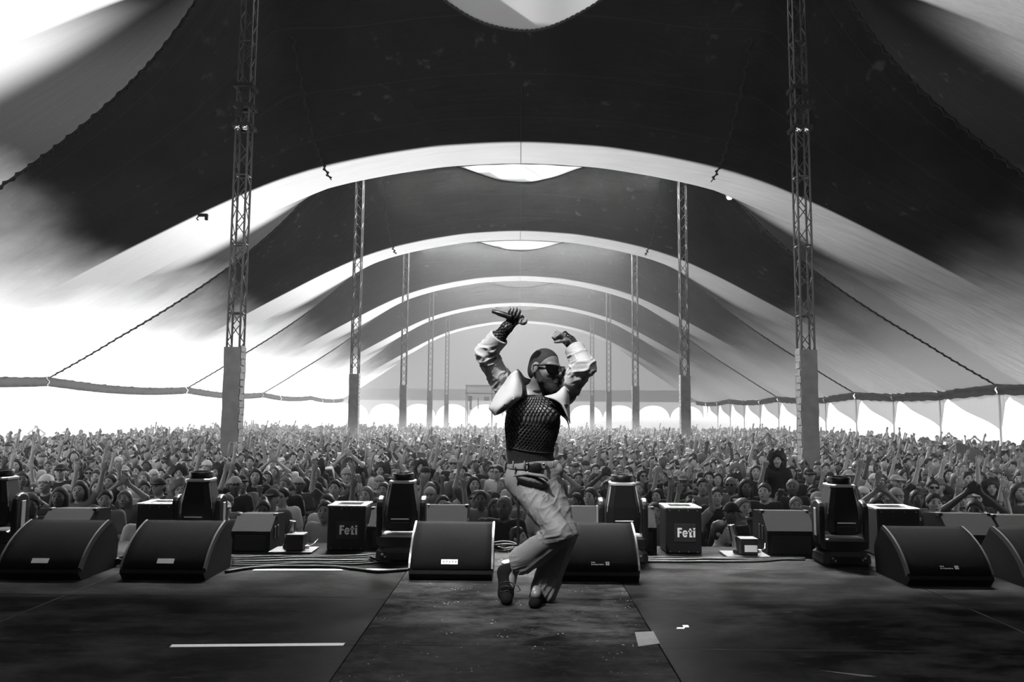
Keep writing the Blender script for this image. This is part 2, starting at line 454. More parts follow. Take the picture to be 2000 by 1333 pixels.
def hash3(i, j, k):
    n = (i * 374761393 + j * 668265263 + k * 2147483647) & 0x7fffffff
    n = ((n ^ (n >> 13)) * 1274126177) & 0x7fffffff
    return ((n ^ (n >> 16)) & 0xffff) / 65535.0
def vnoise(P):
    i = np.floor(P).astype(np.int64); f = P - i; f = f * f * (3 - 2 * f); r = 0
    for x in (0, 1):
        for y in (0, 1):
            for z in (0, 1):
                w = (f[:, 0] if x else 1 - f[:, 0]) * (f[:, 1] if y else 1 - f[:, 1]) * (f[:, 2] if z else 1 - f[:, 2])
                r = r + w * hash3(i[:, 0] + x, i[:, 1] + y, i[:, 2] + z)
    return r * 2 - 1
def vnormals(V, F):
    a, b, c, d = (V[F[:, i]] for i in range(4)); n = np.cross(c - a, d - b); N = np.zeros_like(V)
    for i in range(4): np.add.at(N, F[:, i], n)
    return N / (np.linalg.norm(N, axis=1, keepdims=True) + 1e-12)
def relax(V, F, it=2, w=0.5):
    E = np.concatenate([F[:, [i, (i + 1) % 4]] for i in range(4)])
    for _ in range(it):
        s = np.zeros_like(V); n = np.zeros(len(V)); np.add.at(s, E[:, 0], V[E[:, 1]]); np.add.at(n, E[:, 0], 1); np.add.at(s, E[:, 1], V[E[:, 0]]); np.add.at(n, E[:, 1], 1)
        V = V * (1 - w) + w * s / np.maximum(n, 1)[:, None]
    return V
def creases(V, N, a, b, amp, freq, width, seed=0, slant=0.5, only=0.2):
    """broken, slanting cloth folds bunched round the limb axis a-b, fading away from its middle by width (m)"""
    a = np.array(a, float); b = np.array(b, float); L = np.linalg.norm(b - a); t = (b - a) / L; q = V - a
    s = q @ t; r = q - s[:, None] * t; near = np.linalg.norm(r, axis=1) + 1e-9
    u = np.cross(t, [0.0, 1.0, 0.0]); u = u / np.linalg.norm(u); w_ = np.cross(t, u); c, d = (r @ u) / near, (r @ w_) / near
    w = np.exp(-((s - L / 2) / width) ** 2) * (near < only) * ((s > -width) & (s < L + width))
    h = 0
    for k, (f, g) in enumerate(((1.0, 1.0), (1.9, .45))):
        Q = np.stack([s * freq * f / 6.0 + slant * c * (1.5 + k) + seed * 3.7, c * 1.1 + seed, d * 1.1 + 5 * k], 1)
        h = h + g * ((1 - np.abs(vnoise(Q)) * 1.7) ** 3 - .25)
    return V + N * (amp * h * w)[:, None]

def decimate(me, ratio):
    o = bpy.data.objects.new('tmp', me); C.objects.link(o)
    m = o.modifiers.new('d', 'DECIMATE'); m.ratio = ratio
    dg = bpy.context.evaluated_depsgraph_get(); dg.update()
    r = bpy.data.meshes.new_from_object(o.evaluated_get(dg)); bpy.data.objects.remove(o); bpy.data.meshes.remove(me)
    r.polygons.foreach_set('use_smooth', [True] * len(r.polygons))
    return r
def bisect(f, d0, d1, n=26):
    """first root along rays, f vector-valued of distances, inside (<0) at d0"""
    lo = np.array(d0, float); hi = np.array(d1, float)
    for _ in range(n):
        m = (lo + hi) / 2; s = f(m) < 0; lo = np.where(s, m, lo); hi = np.where(s, hi, m)
    return (lo + hi) / 2
def net_on(shape, axis, ncol, rows, gap, r, up=(0, -1, 0), rmax=0.3):
    """diamond net knitted round a limb or trunk: strands lie on the skin (axis: polyline through it)"""
    A = np.array(axis, float); seg = np.linalg.norm(np.diff(A, axis=0), axis=1); cum = np.concatenate([[0], np.cumsum(seg)]); L = cum[-1]
    sub = 2; nj = rows * sub; mb = MB()
    def frame(s):
        i = min(int(np.searchsorted(cum, s, 'right')) - 1, len(seg) - 1); i = max(i, 0)
        p = A[i] + (A[i + 1] - A[i]) * ((s - cum[i]) / seg[i])
        e = 0.03 * L; s0, s1 = max(s - e, 0), min(s + e, L)
        def P(q):
            i = min(max(int(np.searchsorted(cum, q, 'right')) - 1, 0), len(seg) - 1); return A[i] + (A[i + 1] - A[i]) * ((q - cum[i]) / seg[i])
        t = P(s1) - P(s0); t /= np.linalg.norm(t); u = np.array(up, float); u = u - t * (u @ t); u /= np.linalg.norm(u)
        return p, u, np.cross(t, u)
    fr = [frame(L * j / nj) for j in range(nj + 1)]
    ncs = ncol * sub * 2
    org = np.array([f[0] for f in fr])[:, None, :]; U = np.array([f[1] for f in fr])[:, None, :]; Wv = np.array([f[2] for f in fr])[:, None, :]
    th = np.arange(ncs) * 2 * math.pi / ncs
    dr = U * np.cos(th)[None, :, None] + Wv * np.sin(th)[None, :, None]
    d = bisect(lambda q: shape.eval(org + dr * q[..., None], gap), np.zeros((nj + 1, ncs)), np.full((nj + 1, ncs), rmax))
    G = org + dr * d[..., None]
    for c in range(ncol):
        for sgn in (1, -1):
            pts = [G[j, (c * sub * 2 + sgn * j) % ncs] for j in range(nj + 1)]
            mb.tube(pts, r, n=4, cap=False)
    for j in (0, nj):
        mb.tube(list(G[j]) + [G[j, 0]], r * 1.6, n=5, cap=False)
    return mb

# ------------------------------------------------------------------ tent: canvas details, masts, side walls
m_lightcanvas = bpy.data.materials.new('light_canvas')
def _lc(m, dv, tv):
    m.use_nodes = True; nt = m.node_tree; nt.nodes.clear(); out = nt.nodes.new('ShaderNodeOutputMaterial')
    d = nt.nodes.new('ShaderNodeBsdfDiffuse'); d.inputs[0].default_value = grey(dv); t = nt.nodes.new('ShaderNodeBsdfTranslucent'); t.inputs[0].default_value = grey(tv)
    a = nt.nodes.new('ShaderNodeAddShader'); nt.links.new(d.outputs[0], a.inputs[0]); nt.links.new(t.outputs[0], a.inputs[1]); nt.links.new(a.outputs[0], out.inputs[0])
_lc(m_lightcanvas, .3, .10)
m_wallcanvas = bpy.data.materials.new('sidewall_canvas'); _lc(m_wallcanvas, .32, .30)
m_valance = bpy.data.materials.new('valance_canvas'); _lc(m_valance, .06, .009)
m_rope = mat('dark_rope', 0.02, 0.9)
m_steel = mat('mast_steel', 0.09, 0.5, metal=0.3, noise=0.2, scale=6)
m_wrap = mat('mast_padding', 0.19, 0.8, noise=0.15, scale=4, bump=0.4, bscale=6)
m_wrapside = mat('mast_padding_seam', 0.32, 0.8, noise=0.3, scale=9)

def VK(k): return POLE0 + BAY * (k - 0.5)                    # valley k lies before mast pair k
# light pouches where the valleys are drawn down in the middle
for k, dipz, hw in ((0, 1.35, 2.9), (1, 0.46, 2.5), (2, 0.42, 2.5), (3, .35, 2.5), (4, .3, 2.4)):
    y0 = VK(k) + (2.0, 1.70, 1.3, 1.0, .8)[k]; n = 28; m_ = 8; vs = []
    for j in range(m_ + 1):
        for i in range(n + 1):
            x = -hw + 2 * hw * i / n; q = (1 - (x / hw) ** 2) ** 1.35
            z = float(roof_z(x, y0)) - 0.03 - dipz * q * j / m_
            vs.append((x, y0 + 0.9 * q * j / m_ + .02 * math.sin(i * .9), z))
    fs = [(j * (n + 1) + i, j * (n + 1) + i + 1, (j + 1) * (n + 1) + i + 1, (j + 1) * (n + 1) + i) for j in range(m_) for i in range(n)]
    MB().add(vs, fs).build('skylight_pouch', m_lightcanvas, roof, True)
    lc = MB(); edge = vs[-(n + 1):]
    dense = []
    for a_, b_ in zip(edge[:-1], edge[1:]):
        for q in (0, .25, .5, .75): dense.append([a_[c] + (b_[c] - a_[c]) * q for c in range(3)])
    lc.tube([(p[0], p[1] - .02 + .03 * (i % 2), p[2] + (.07 if i % 2 else 0.0)) for i, p in enumerate(dense)], .022, n=4)
    lc.tube(edge, .03, n=5); lc.build('lacing', m_rope, roof)
# lacing down the mast lines and short laced seams over the near halves of the bays
def lace(pts, step, amp, r):
    mb = MB(); P = [Vector(p) for p in pts]; out = []; acc = 0
    side = Vector((0, 1, 0)) if abs((P[-1] - P[0]).y) < abs((P[-1] - P[0]).x) else Vector((1, 0, 0))
    dens = []
    for a_, b_ in zip(P[:-1], P[1:]):
        m_ = max(1, int((b_ - a_).length / step))
        dens += [a_.lerp(b_, i / m_) for i in range(m_)]
    mb.tube([p + side * (amp if i % 2 else -amp) for i, p in enumerate(dens)], r, n=4)
    mb.tube(P, r * .9, n=4)
    return mb
for k in range(0, 4):
    Y = POLE0 + k * BAY
    for sx in (-1, 1):
        pts = [(sx * x, Y, float(roof_z(x, Y)) - .06) for x in np.linspace(8.6, 21.3, 40)]
        lace(pts, .16, .09, .035 + .004 * k).build('lacing', m_rope, roof)
for k in (1, 2):
    for sx in (-1, 1):
        pts = [(sx * 6.9, y, float(roof_z(6.9, y)) - .05) for y in np.linspace(VK(k) - 5.2, VK(k) - .1, 24)]
        lace(pts, .16, .07, .028).build('lacing', m_rope, roof)
MB().tube([(0, y, float(roof_z(0, y)) - .02) for y in np.linspace(8, 92, 400)], .010, n=4).build('seam', m_valance, roof)

# rolled valances along both eaves, one length per bay third
for sx in (-1, 1):
    for i in range(-1, 15):
        ya = POLE0 + BAY * i / 3; yb = ya + BAY / 3; n = 40; m_ = 6; vs = []
        if yb > 93.5: continue
        for j in range(m_ + 1):
            for q in range(n + 1):
                y = ya + (yb - ya) * q / n; t = q / n; sw = math.sin(math.pi * t)
                zt = float(roof_z(EAVE, min(y, 93.4)))
                h = .46 if sx < 0 else .50
                fold = .06 * math.sin(j * 1.5 + 3.0 * sw) + .035 * math.sin(q * (1.1 if sx < 0 else .9) + j) + .03 * math.sin(q * .47 + 1.7 * i)
                z = zt + .04 - h * j / m_ - (.10 * sw * math.sin(math.pi * j / m_) if sx < 0 else 0.02 * math.sin(q * .7))
                vs.append((sx * (EAVE + fold), y, z))
        fs = [(j * (n + 1) + q, j * (n + 1) + q + 1, (j + 1) * (n + 1) + q + 1, (j + 1) * (n + 1) + q) for j in range(m_) for q in range(n)]
        MB().add(vs, fs).build('valance', m_valance, roof, True)
# right side: hanging wall panels swept back from each post; far end: arched openings
wr_ = tag(empty('wall_right', (EAVE, 49, 0)), 'right tent wall of pale panels with swept openings', kind='structure')
zt = CAM.z + 1.37 - .42
for i in range(-2, 14):
    ya = POLE0 + BAY * i / 3; yb = ya + BAY / 3; top = zt; vs = []; n = 18
    for q in range(n + 1):
        t = q / n; y = ya + (yb - ya) * t                      # t=0 near post, t=1 far post
        bot = top - (1.55 * (1 - t) ** 1.15 + .12 if t < .86 else .12 + 1.45 * (1 - math.sqrt(max(0, 1 - ((t - .86) / .14) ** 2))))
        vs += [(EAVE + .12, y, top), (EAVE + .12 + .10 * math.sin(t * 9), y, bot)]
    fs = [(2 * q, 2 * q + 1, 2 * q + 3, 2 * q + 2) for q in range(n)]
    o = MB().add(vs, fs).build('sidewall_panel', m_wallcanvas, wr_); o.matrix_parent_inverse = Matrix.Translation((-EAVE, -49, 0))
    p_ = MB().tube([(EAVE + .1, ya, GZ), (EAVE + .1, ya, top + .3)], .045, n=8).build('side_pole', mat('pale_side_pole', .5, .5), wr_); p_.matrix_parent_inverse = Matrix.Translation((-EAVE, -49, 0))
wf_ = tag(empty('wall_far', (0, 93.4, 0)), 'far tent wall with a row of arched openings', kind='structure')
for i in range(-5, 6):
    w_ = 4.05; x0 = (i - .5) * w_; top = CAM.z + 2.6; n = 24; vs = []
    for q in range(n + 1):
        t = q / n; a = abs(2 * t - 1)
        bot = CAM.z + .75 - (1.55 * (1 - math.sqrt(max(0, 1 - min(a / .97, 1) ** 2.2))) if a < .97 else 1.55)
        vs += [(x0 + w_ * t, 93.4, top), (x0 + w_ * t, 93.4, bot)]
    fs = [(2 * q, 2 * q + 1, 2 * q + 3, 2 * q + 2) for q in range(n)]
    o = MB().add(vs, fs).build('arched_panel', m_wallcanvas, wf_); o.matrix_parent_inverse = Matrix.Translation((0, -93.4, 0))
# the gable above the far wall closes the end of the tent
gx = np.linspace(-EAVE, EAVE, 60); vs = []
for x in gx: vs += [(x, 93.45, float(roof_z(x, 93.45)) + .05), (x, 93.45, CAM.z + 1.2)]
m_gable = bpy.data.materials.new('gable_canvas'); _lc(m_gable, .2, .20)
o = MB().add(vs, [(2 * q, 2 * q + 1, 2 * q + 3, 2 * q + 2) for q in range(59)]).build('gable', m_gable, wf_); o.matrix_parent_inverse = Matrix.Translation((0, -93.4, 0))

# --- king masts: four chords, zig-zag bracing, padded foot
side_word = {-1: 'left', 1: 'right'}
order = ['nearest', 'second nearest', 'third nearest', 'fourth nearest', 'farthest']
brace_me = {}
for k in range(5):
    for sx in (-1, 1):
        Y = POLE0 + k * BAY; X = sx * PX; h = .165
        mast = empty('lattice_mast', (X, Y, GZ))
        tag(mast, f'{order[k]} steel lattice mast on the {side_word[sx]} with grey padded foot', 'mast', 'lattice masts holding up the tent')
        top = min(float(roof_z(PX + a_, Y + b_)) for a_ in (-.22, 0, .22) for b_ in (-.22, 0, .22)) - GZ - .6; wt = 2.80 - GZ + (.03 if sx > 0 else .0)
        for cx in (-1, 1):
            for cy in (-1, 1):
                MB().tube([(cx * h, cy * h, 0), (cx * h, cy * h, top)], .030, n=8).build('chord', m_steel, mast, 40)
        pitch = .46; nb = int((top - wt) / pitch)
        if k == 0:
            for f in range(4):
                for i in range(nb + 1):
                    key = (f, i % 2)
                    if key not in brace_me:
                        z0, z1 = (-pitch / 2, pitch / 2) if i % 2 else (pitch / 2, -pitch / 2)
                        a, b = [(-h, -h), (h, -h), (h, h), (-h, h)][f], [(h, -h), (h, h), (-h, h), (-h, -h)][f]
                        brace_me[key] = MB().tube([(a[0], a[1], z0), (b[0], b[1], z1)], .013, n=5).mesh('brace', m_steel, True)
                    o = link_obj('brace', brace_me[key], mast); o.location = (0, 0, wt + pitch * (i - .2))
            for i in range(0, int((top - wt) / 1.85) + 1):
                z = wt + .9 + 1.85 * i
                mb = MB()
                for f in range(4):
                    a, b = [(-h, -h), (h, -h), (h, h), (-h, h)][f], [(h, -h), (h, h), (-h, h), (-h, -h)][f]
                    mb.tube([(a[0], a[1], z), (b[0], b[1], z)], .022, n=6)
                mb.build('joint_ring', m_steel, mast, True)
            # hoist carriage round the mast
            z0 = 8.75 - GZ
            mb = MB()
            for zz in (0, .55, 1.1):
                for f in range(4):
                    a, b = [(-1, -1), (1, -1), (1, 1), (-1, 1)][f], [(1, -1), (1, 1), (-1, 1), (-1, -1)][f]
                    mb.box(((a[0] + b[0]) / 2 * .235, (a[1] + b[1]) / 2 * .235, z0 + zz), (.50 if a[1] == b[1] else .05, .05 if a[1] == b[1] else .50, .10))
            mb.box((-.1, -.25, z0 + .3), (.16, .05, .2)); mb.box((.08, -.25, z0 + .82), (.18, .05, .22))
            mb.tube([(-.23, -.24, z0), (.23, -.24, z0 + 1.1)], .02, n=5)
            mb.build('hoist_carriage', mat('dark_steel', .03, .5, metal=.4), mast)
            for q in (-.11, .1):
                MB().lathe([(.001, -.09), (.07, -.08), (.09, -.03), (.08, 0), (.001, .01)], 14, (q * 1.0, -.22, z0 - .05)).build('pulley', m_chr, mast, 40)
        else:
            mb = MB()
            for f in range(4):
                a, b = [(-h, -h), (h, -h), (h, h), (-h, h)][f], [(h, -h), (h, h), (-h, h), (-h, -h)][f]
                for i in range(nb + 1):
                    z = wt + pitch * (i - .2); q = -.5 if i % 2 else .5
                    mb.tube([(a[0], a[1], z + q * pitch), (b[0], b[1], z - q * pitch)], .014, n=4)
            tag(mb.build('lattice', m_steel, mast), kind='stuff')
        # padding: thick foam sleeve, lashed along the side facing the middle
        n = 14; vs = []
        for i in range(n + 1):
            z = wt * i / n
            for (px_, py_) in ((-1, -1), (1, -1), (1, 1), (-1, 1)):
                w_ = .212 + .006 * math.sin(i * 2.1 + px_ * 1.3 + k) + (.004 if i == n else 0)
                vs.append((px_ * w_, py_ * w_, z))
        fs = [(4 * i + c, 4 * i + (c + 1) % 4, 4 * i + 4 + (c + 1) % 4, 4 * i + 4 + c) for i in range(n) for c in range(4)] + [tuple(4 * n + c for c in range(4))]
        MB().add(vs, fs).build('padding', m_wrap, mast)
        mb = MB(); xx = -sx * .222
        for i in range(24):
            z = wt * (i + .3) / 24
            mb.box((xx, -.02 + .03 * math.sin(i * 1.9), z + wt / 48), (.012, .30, wt / 24 * .86), rot=Matrix.Rotation(.12 * math.sin(i * 2.3), 3, 'X'))
        mb.build('padding_flap', m_wrapside, mast)

# --- control tower far behind the crowd
tw_ = empty('control_tower', (-5.6, 84, GZ)); tag(tw_, 'small scaffold control tower with dark screens at the far end of the crowd', 'tower')
mt = mat('tower_scaffold', .12, .6); ms = mat('tower_screen', .03, .4); mcl = mat('tower_cloth', .4, .8)
mb = MB()
for x in (-.2, 2.6, 5.4):
    for y in (0, 2.4): mb.tube([(x, y, 0), (x, y, 5.55)], .05, n=6)
for z in (5.5, 4.65):
    for y in (0, 2.4): mb.tube([(-.3, y, z), (5.5, y, z)], .05, n=6)
tag(mb.build('scaffold', mt, tw_), kind='stuff')
MB().box((2.6, .1, 5.1), (5.6, .06, .8)).build('banner', mcl, tw_)
for x, w_, h_ in ((.25, .42, .6), (2.05, .56, .44), (3.45, .5, .6)):
    MB().bbox((x, .0, 4.05), (w_, .12, h_), .02).build('screen', ms, tw_)
MB().box((.3, .05, 3.3), (.24, .1, .9)).build('post', mt, tw_)
MB().box((1.12, .05, 3.55), (.1, .1, 1.2)).build('post', mt, tw_)

# --- a small lamp hanging under the second bay and a rigging clamp on the first light band
lp = at_y(1425, 386, 31.5); rz_ = float(roof_z(lp.x, 31.5)); lo_ = empty('roof_lamp', tuple(lp)); tag(lo_, 'small glowing lamp hanging under the canvas right of the centre', 'lamp')
m_glow = bpy.data.materials.new('lamp_glow'); m_glow.use_nodes = True; _b = m_glow.node_tree.nodes['Principled BSDF']; _b.inputs['Emission Color'].default_value = grey(1); _b.inputs['Emission Strength'].default_value = 1.5
MB().lathe([(.03, .22), (.09, .20), (.16, .08), (.17, .04), (.15, .04)], 16).build('housing', mat('dark_steel', .03, .5, metal=.4), lo_, 40)
MB().lathe([(.001, -.10), (.08, -.08), (.13, -.01), (.12, .05), (.001, .07)], 16).build('bulb', m_glow, lo_, 60)
MB().tube([(0, 0, .2), (0, 0, max(.3, rz_ - lp.z))], .012, n=5).build('cord', m_rope, lo_)
cp = at_y(397, 412, 26.0); cz = float(roof_z(cp.x, 26.0)) - .24; co = empty('rigging_clamp', (cp.x, 26.0, cz)); tag(co, 'small dark rigging clamp under the left end of the first light band', 'clamp')
MB().bbox((0, 0, 0), (.34, .12, .10), .02).bbox((.12, 0, -.10), (.10, .10, .16), .02).build('jaw', m_rope, co)
MB().tube([(-.14, 0, -.02), (-.22, 0, -.12), (-.16, 0, -.18)], .025, n=6).build('hook', m_rope, co, True)

# ------------------------------------------------------------------ the stage
FRONT = 7.05
def deck_mat(name, lo, hi, rough, specks=0.0, seed=0.0, gloss=.02):
    m, nt, b = nodes_of(name); L = nt.links
    tc = nt.nodes.new('ShaderNodeTexCoord'); gm = nt.nodes.new('ShaderNodeNewGeometry'); vec = gm.outputs['Position']
    n = nt.nodes.new('ShaderNodeTexNoise'); n.inputs['Scale'].default_value = 2.6; n.inputs['Detail'].default_value = 12; n.inputs['Roughness'].default_value = .74
    mp = nt.nodes.new('ShaderNodeMapping'); mp.inputs['Scale'].default_value = (.7, 1.3, 1); mp.inputs['Location'].default_value = (seed, seed * 2, 0); L.new(vec, mp.inputs[0]); L.new(mp.outputs[0], n.inputs['Vector'])
    r = nt.nodes.new('ShaderNodeValToRGB'); r.color_ramp.elements[0].position = .43; r.color_ramp.elements[1].position = .63
    r.color_ramp.elements[0].color = grey(lo); r.color_ramp.elements[1].color = grey(hi); L.new(n.outputs['Fac'], r.inputs[0])
    # scuffs: long thin marks
    mp2 = nt.nodes.new('ShaderNodeMapping'); mp2.inputs['Scale'].default_value = (2.6, 14, 1); mp2.inputs['Rotation'].default_value = (0, 0, .12); L.new(vec, mp2.inputs[0])
    n2 = nt.nodes.new('ShaderNodeTexNoise'); n2.inputs['Scale'].default_value = 2.2; n2.inputs['Detail'].default_value = 4; L.new(mp2.outputs[0], n2.inputs['Vector'])
    r2 = nt.nodes.new('ShaderNodeMapRange'); r2.inputs[1].default_value = .66; r2.inputs[2].default_value = .78; r2.inputs[4].default_value = hi * 1.0; L.new(n2.outputs['Fac'], r2.inputs[0])
    col = nt.nodes.new('ShaderNodeMix'); col.data_type = 'RGBA'; col.blend_type = 'ADD'; col.inputs[0].default_value = 1
    cc = nt.nodes.new('ShaderNodeCombineColor')
    for i in range(3): L.new(r2.outputs[0], cc.inputs[i])
    L.new(r.outputs[0], col.inputs[6]); L.new(cc.outputs[0], col.inputs[7]); last = col.outputs[2]
    if specks:
        v = nt.nodes.new('ShaderNodeTexVoronoi'); v.inputs['Scale'].default_value = 34; v.inputs['Randomness'].default_value = 1; L.new(vec, v.inputs['Vector'])
        n3 = nt.nodes.new('ShaderNodeTexNoise'); n3.inputs['Scale'].default_value = 5; n3.inputs['Detail'].default_value = 5; L.new(vec, n3.inputs['Vector'])
        a = sstep(nt, n3.outputs['Fac'], .50, .68); th = math_node(nt, 'MULTIPLY', a, .22)
        s_ = math_node(nt, 'LESS_THAN', v.outputs['Distance'], th); s_ = math_node(nt, 'MULTIPLY', s_, specks)
        c3 = nt.nodes.new('ShaderNodeCombineColor')
        for i in range(3): L.new(s_, c3.inputs[i])
        mx = nt.nodes.new('ShaderNodeMix'); mx.data_type = 'RGBA'; mx.blend_type = 'ADD'; mx.inputs[0].default_value = 1; L.new(last, mx.inputs[6]); L.new(c3.outputs[0], mx.inputs[7]); last = mx.outputs[2]
    df = nt.nodes.new('ShaderNodeBsdfDiffuse'); gl = nt.nodes.new('ShaderNodeBsdfGlossy'); mx2 = nt.nodes.new('ShaderNodeMixShader'); out = nt.nodes['Material Output']
    L.new(last, df.inputs[0]); gl.inputs['Color'].default_value = grey(.9)
    rr = nt.nodes.new('ShaderNodeMapRange'); rr.inputs[3].default_value = rough - .12; rr.inputs[4].default_value = rough + .22; L.new(n.outputs['Fac'], rr.inputs[0]); L.new(rr.outputs[0], gl.inputs['Roughness'])
    gf = nt.nodes.new('ShaderNodeMapRange'); gf.inputs[1].default_value = .35; gf.inputs[2].default_value = .65; gf.inputs[3].default_value = gloss * 1.6; gf.inputs[4].default_value = gloss * .3; L.new(n.outputs['Fac'], gf.inputs[0]); L.new(gf.outputs[0], mx2.inputs[0])
    bp = nt.nodes.new('ShaderNodeBump'); bp.inputs['Strength'].default_value = .35; bp.inputs['Distance'].default_value = .01; L.new(n.outputs['Fac'], bp.inputs['Height'])
    for q in (df, gl): L.new(bp.outputs[0], q.inputs['Normal'])
    L.new(df.outputs[0], mx2.inputs[1]); L.new(gl.outputs[0], mx2.inputs[2]); L.new(mx2.outputs[0], out.inputs[0])
    return m
m_deck = deck_mat('black_stage_ply', .0015, .030, .30, gloss=.018)
m_run = deck_mat('worn_runner_ply', .004, .062, .5, gloss=.008, specks=.22, seed=3.1)
m_under = mat('stage_frame_black', .008, .8)
floor = MB().box((0, 1.5, -.12), (15, 2 * (FRONT - 1.5) - .02, .18)).build('floor', m_under); tag(floor, 'stage floor of black plywood decks', kind='structure')
ysm = [-4.0, -2.96, -1.96, -.96, .04, 1.04, 2.04, 3.04, 4.04, 5.04, 6.04, FRONT]
xe = [-7.2, -5.0, -2.9, -.83, .73, 2.8, 4.9, 7.2]
for i, (xa, xb) in enumerate(zip(xe[:-1], xe[1:])):
    for j, (ya, yb) in enumerate(zip(ysm[:-1], ysm[1:])):
        if yb < 1.5: continue
        g_ = .003; run = i == 3
        z = .0 if not run else .004
        MB().bbox(((xa + xb) / 2, (ya + yb) / 2, z - .015), (xb - xa - 2 * g_, yb - ya - 2 * g_, .03), .0025).build('deck_panel', m_run if run else m_deck, floor)
back = MB().box((0, -.6, -.04), (14.4, 4.2, .05)).build('deck_panel', m_deck, floor)
MB().box((0, FRONT + .02, -.79), (14.6, .05, 1.5)).build('stage_skirt', m_under, floor)
# unseen black cloth and canopy added round the stage to keep daylight off
m_drape = mat('black_light_blocker', .006, .95)
def drape(name, label, ps, z0, z1, folds):
    vs = []; n = folds * 4
    for q in range(n + 1):
        t = q / n; p = Vector(ps[0]).lerp(Vector(ps[1]), t); d = (Vector(ps[1]) - Vector(ps[0])).normalized(); nn = Vector((-d.y, d.x, 0)) * .07 * math.sin(q * math.pi / 2)
        vs += [tuple(p + nn + Vector((0, 0, z0))), tuple(p + nn + Vector((0, 0, z1)))]
    o = MB().add(vs, [(2 * q, 2 * q + 1, 2 * q + 3, 2 * q + 2) for q in range(n)]).build(name, m_drape, None, True); tag(o, label, kind='structure')
drape('blocker_back', 'unseen black cloth added behind the stage to block the sky', ((-7.2, -3.6, 0), (7.2, -3.6, 0)), 0.02, 6.6, 40)
drape('blocker_left', 'unseen black cloth added in the left wing to block daylight', ((-7.1, -3.5, 0), (-7.1, 6.9, 0)), 0.02, 6.6, 30)
o = drape('blocker_right', 'unseen black cloth added in the right wing to block daylight', ((7.1, -3.5, 0), (7.1, 6.9, 0)), 0.02, 6.6, 30)
cn = MB().box((0, 1.7, 6.65), (14.6, 10.8, .08)).build('blocker_canopy', m_drape); tag(cn, 'unseen black canopy added over the stage to block daylight', kind='structure')

# --- tape marks
m_tape = mat('white_tape', .72, .6, noise=.06, scale=40); m_gaf = mat('grey_gaffer_tape', .07, .6, noise=.2, scale=30)
def strip(name, label, cat, quad, m, z=.0, th=.0012):
    P = [at_z(px, py, z) for px, py in quad]; vs = [(p.x, p.y, z) for p in P] + [(p.x, p.y, z + th) for p in P]
    o = MB().add(vs, [(0, 1, 2, 3), (4, 5, 6, 7), (0, 1, 5, 4), (1, 2, 6, 5), (2, 3, 7, 6), (3, 0, 4, 7)]).build(name, m); tag(o, label, cat); return o
strip('tape_strip', 'long white tape strip on the dark deck left of the runner, nearest the camera', 'tape', [(331, 1265), (670, 1262), (674, 1257), (336, 1260)], m_tape)
strip('tape_strip', 'thin white tape line under the cables beside the left flight case', 'tape', [(493, 1114.8), (790, 1114.5), (792, 1112), (497, 1112.3)], m_tape)
strip('tape_mark', 'small white angle tape mark on the right deck', 'tape mark', [(1321, 1229), (1336, 1229), (1338, 1226.5), (1323, 1226.5)], m_tape)
strip('tape_mark', 'small white tape square beside the angle mark on the right deck', 'tape mark', [(1335, 1226), (1346, 1226), (1344, 1222), (1333, 1222)], m_tape)
strip('tape_patch', 'grey gaffer patch on the right edge of the runner', 'tape', [(1247, 1264), (1289, 1258), (1276, 1234), (1240, 1236)], m_gaf, z=.0045)
strip('tape_line', 'pale worn line scratched across the deck at bottom right', 'tape', [(1598, 1310), (1702, 1321), (1712, 1323), (1690, 1323)], m_gaf)

# --- floor monitors
m_cab = mat('monitor_cabinet', .005, .5, spec=.25, bump=.25, bscale=300)
def grille_mat():
    m, nt, b = nodes_of('perforated_grille'); L = nt.links; tc = nt.nodes.new('ShaderNodeTexCoord')
    sp = nt.nodes.new('ShaderNodeSeparateXYZ'); L.new(tc.outputs['UV'], sp.inputs[0])
    sx = math_node(nt, 'SINE', math_node(nt, 'MULTIPLY', sp.outputs[0], 2 * math.pi * 70)); sy = math_node(nt, 'SINE', math_node(nt, 'MULTIPLY', sp.outputs[1], 2 * math.pi * 60))
    p = math_node(nt, 'MULTIPLY', sx, sy); q = sstep(nt, p, -.1, .5)
    r = nt.nodes.new('ShaderNodeMapRange'); L.new(q, r.inputs[0]); r.inputs[3].default_value = .010; r.inputs[4].default_value = .001
    c = nt.nodes.new('ShaderNodeCombineColor')
    for i in range(3): L.new(r.outputs[0], c.inputs[i])
    L.new(c.outputs[0], b.inputs['Base Color']); b.inputs['Roughness'].default_value = .7; b.inputs['Specular IOR Level'].default_value = .03
    bp = nt.nodes.new('ShaderNodeBump'); bp.inputs['Strength'].default_value = .8; bp.inputs['Distance'].default_value = .004; bp.invert = True; L.new(q, bp.inputs['Height']); L.new(bp.outputs[0], b.inputs['Normal'])
    return m
m_gril = grille_mat(); m_plate = mat('white_badge', .75, .4); m_ink = mat('badge_ink', .08, .6)
m_rimm = mat('monitor_rimlit_edge', .10, .3)  # paler than the cabinet, rim light put into its colour
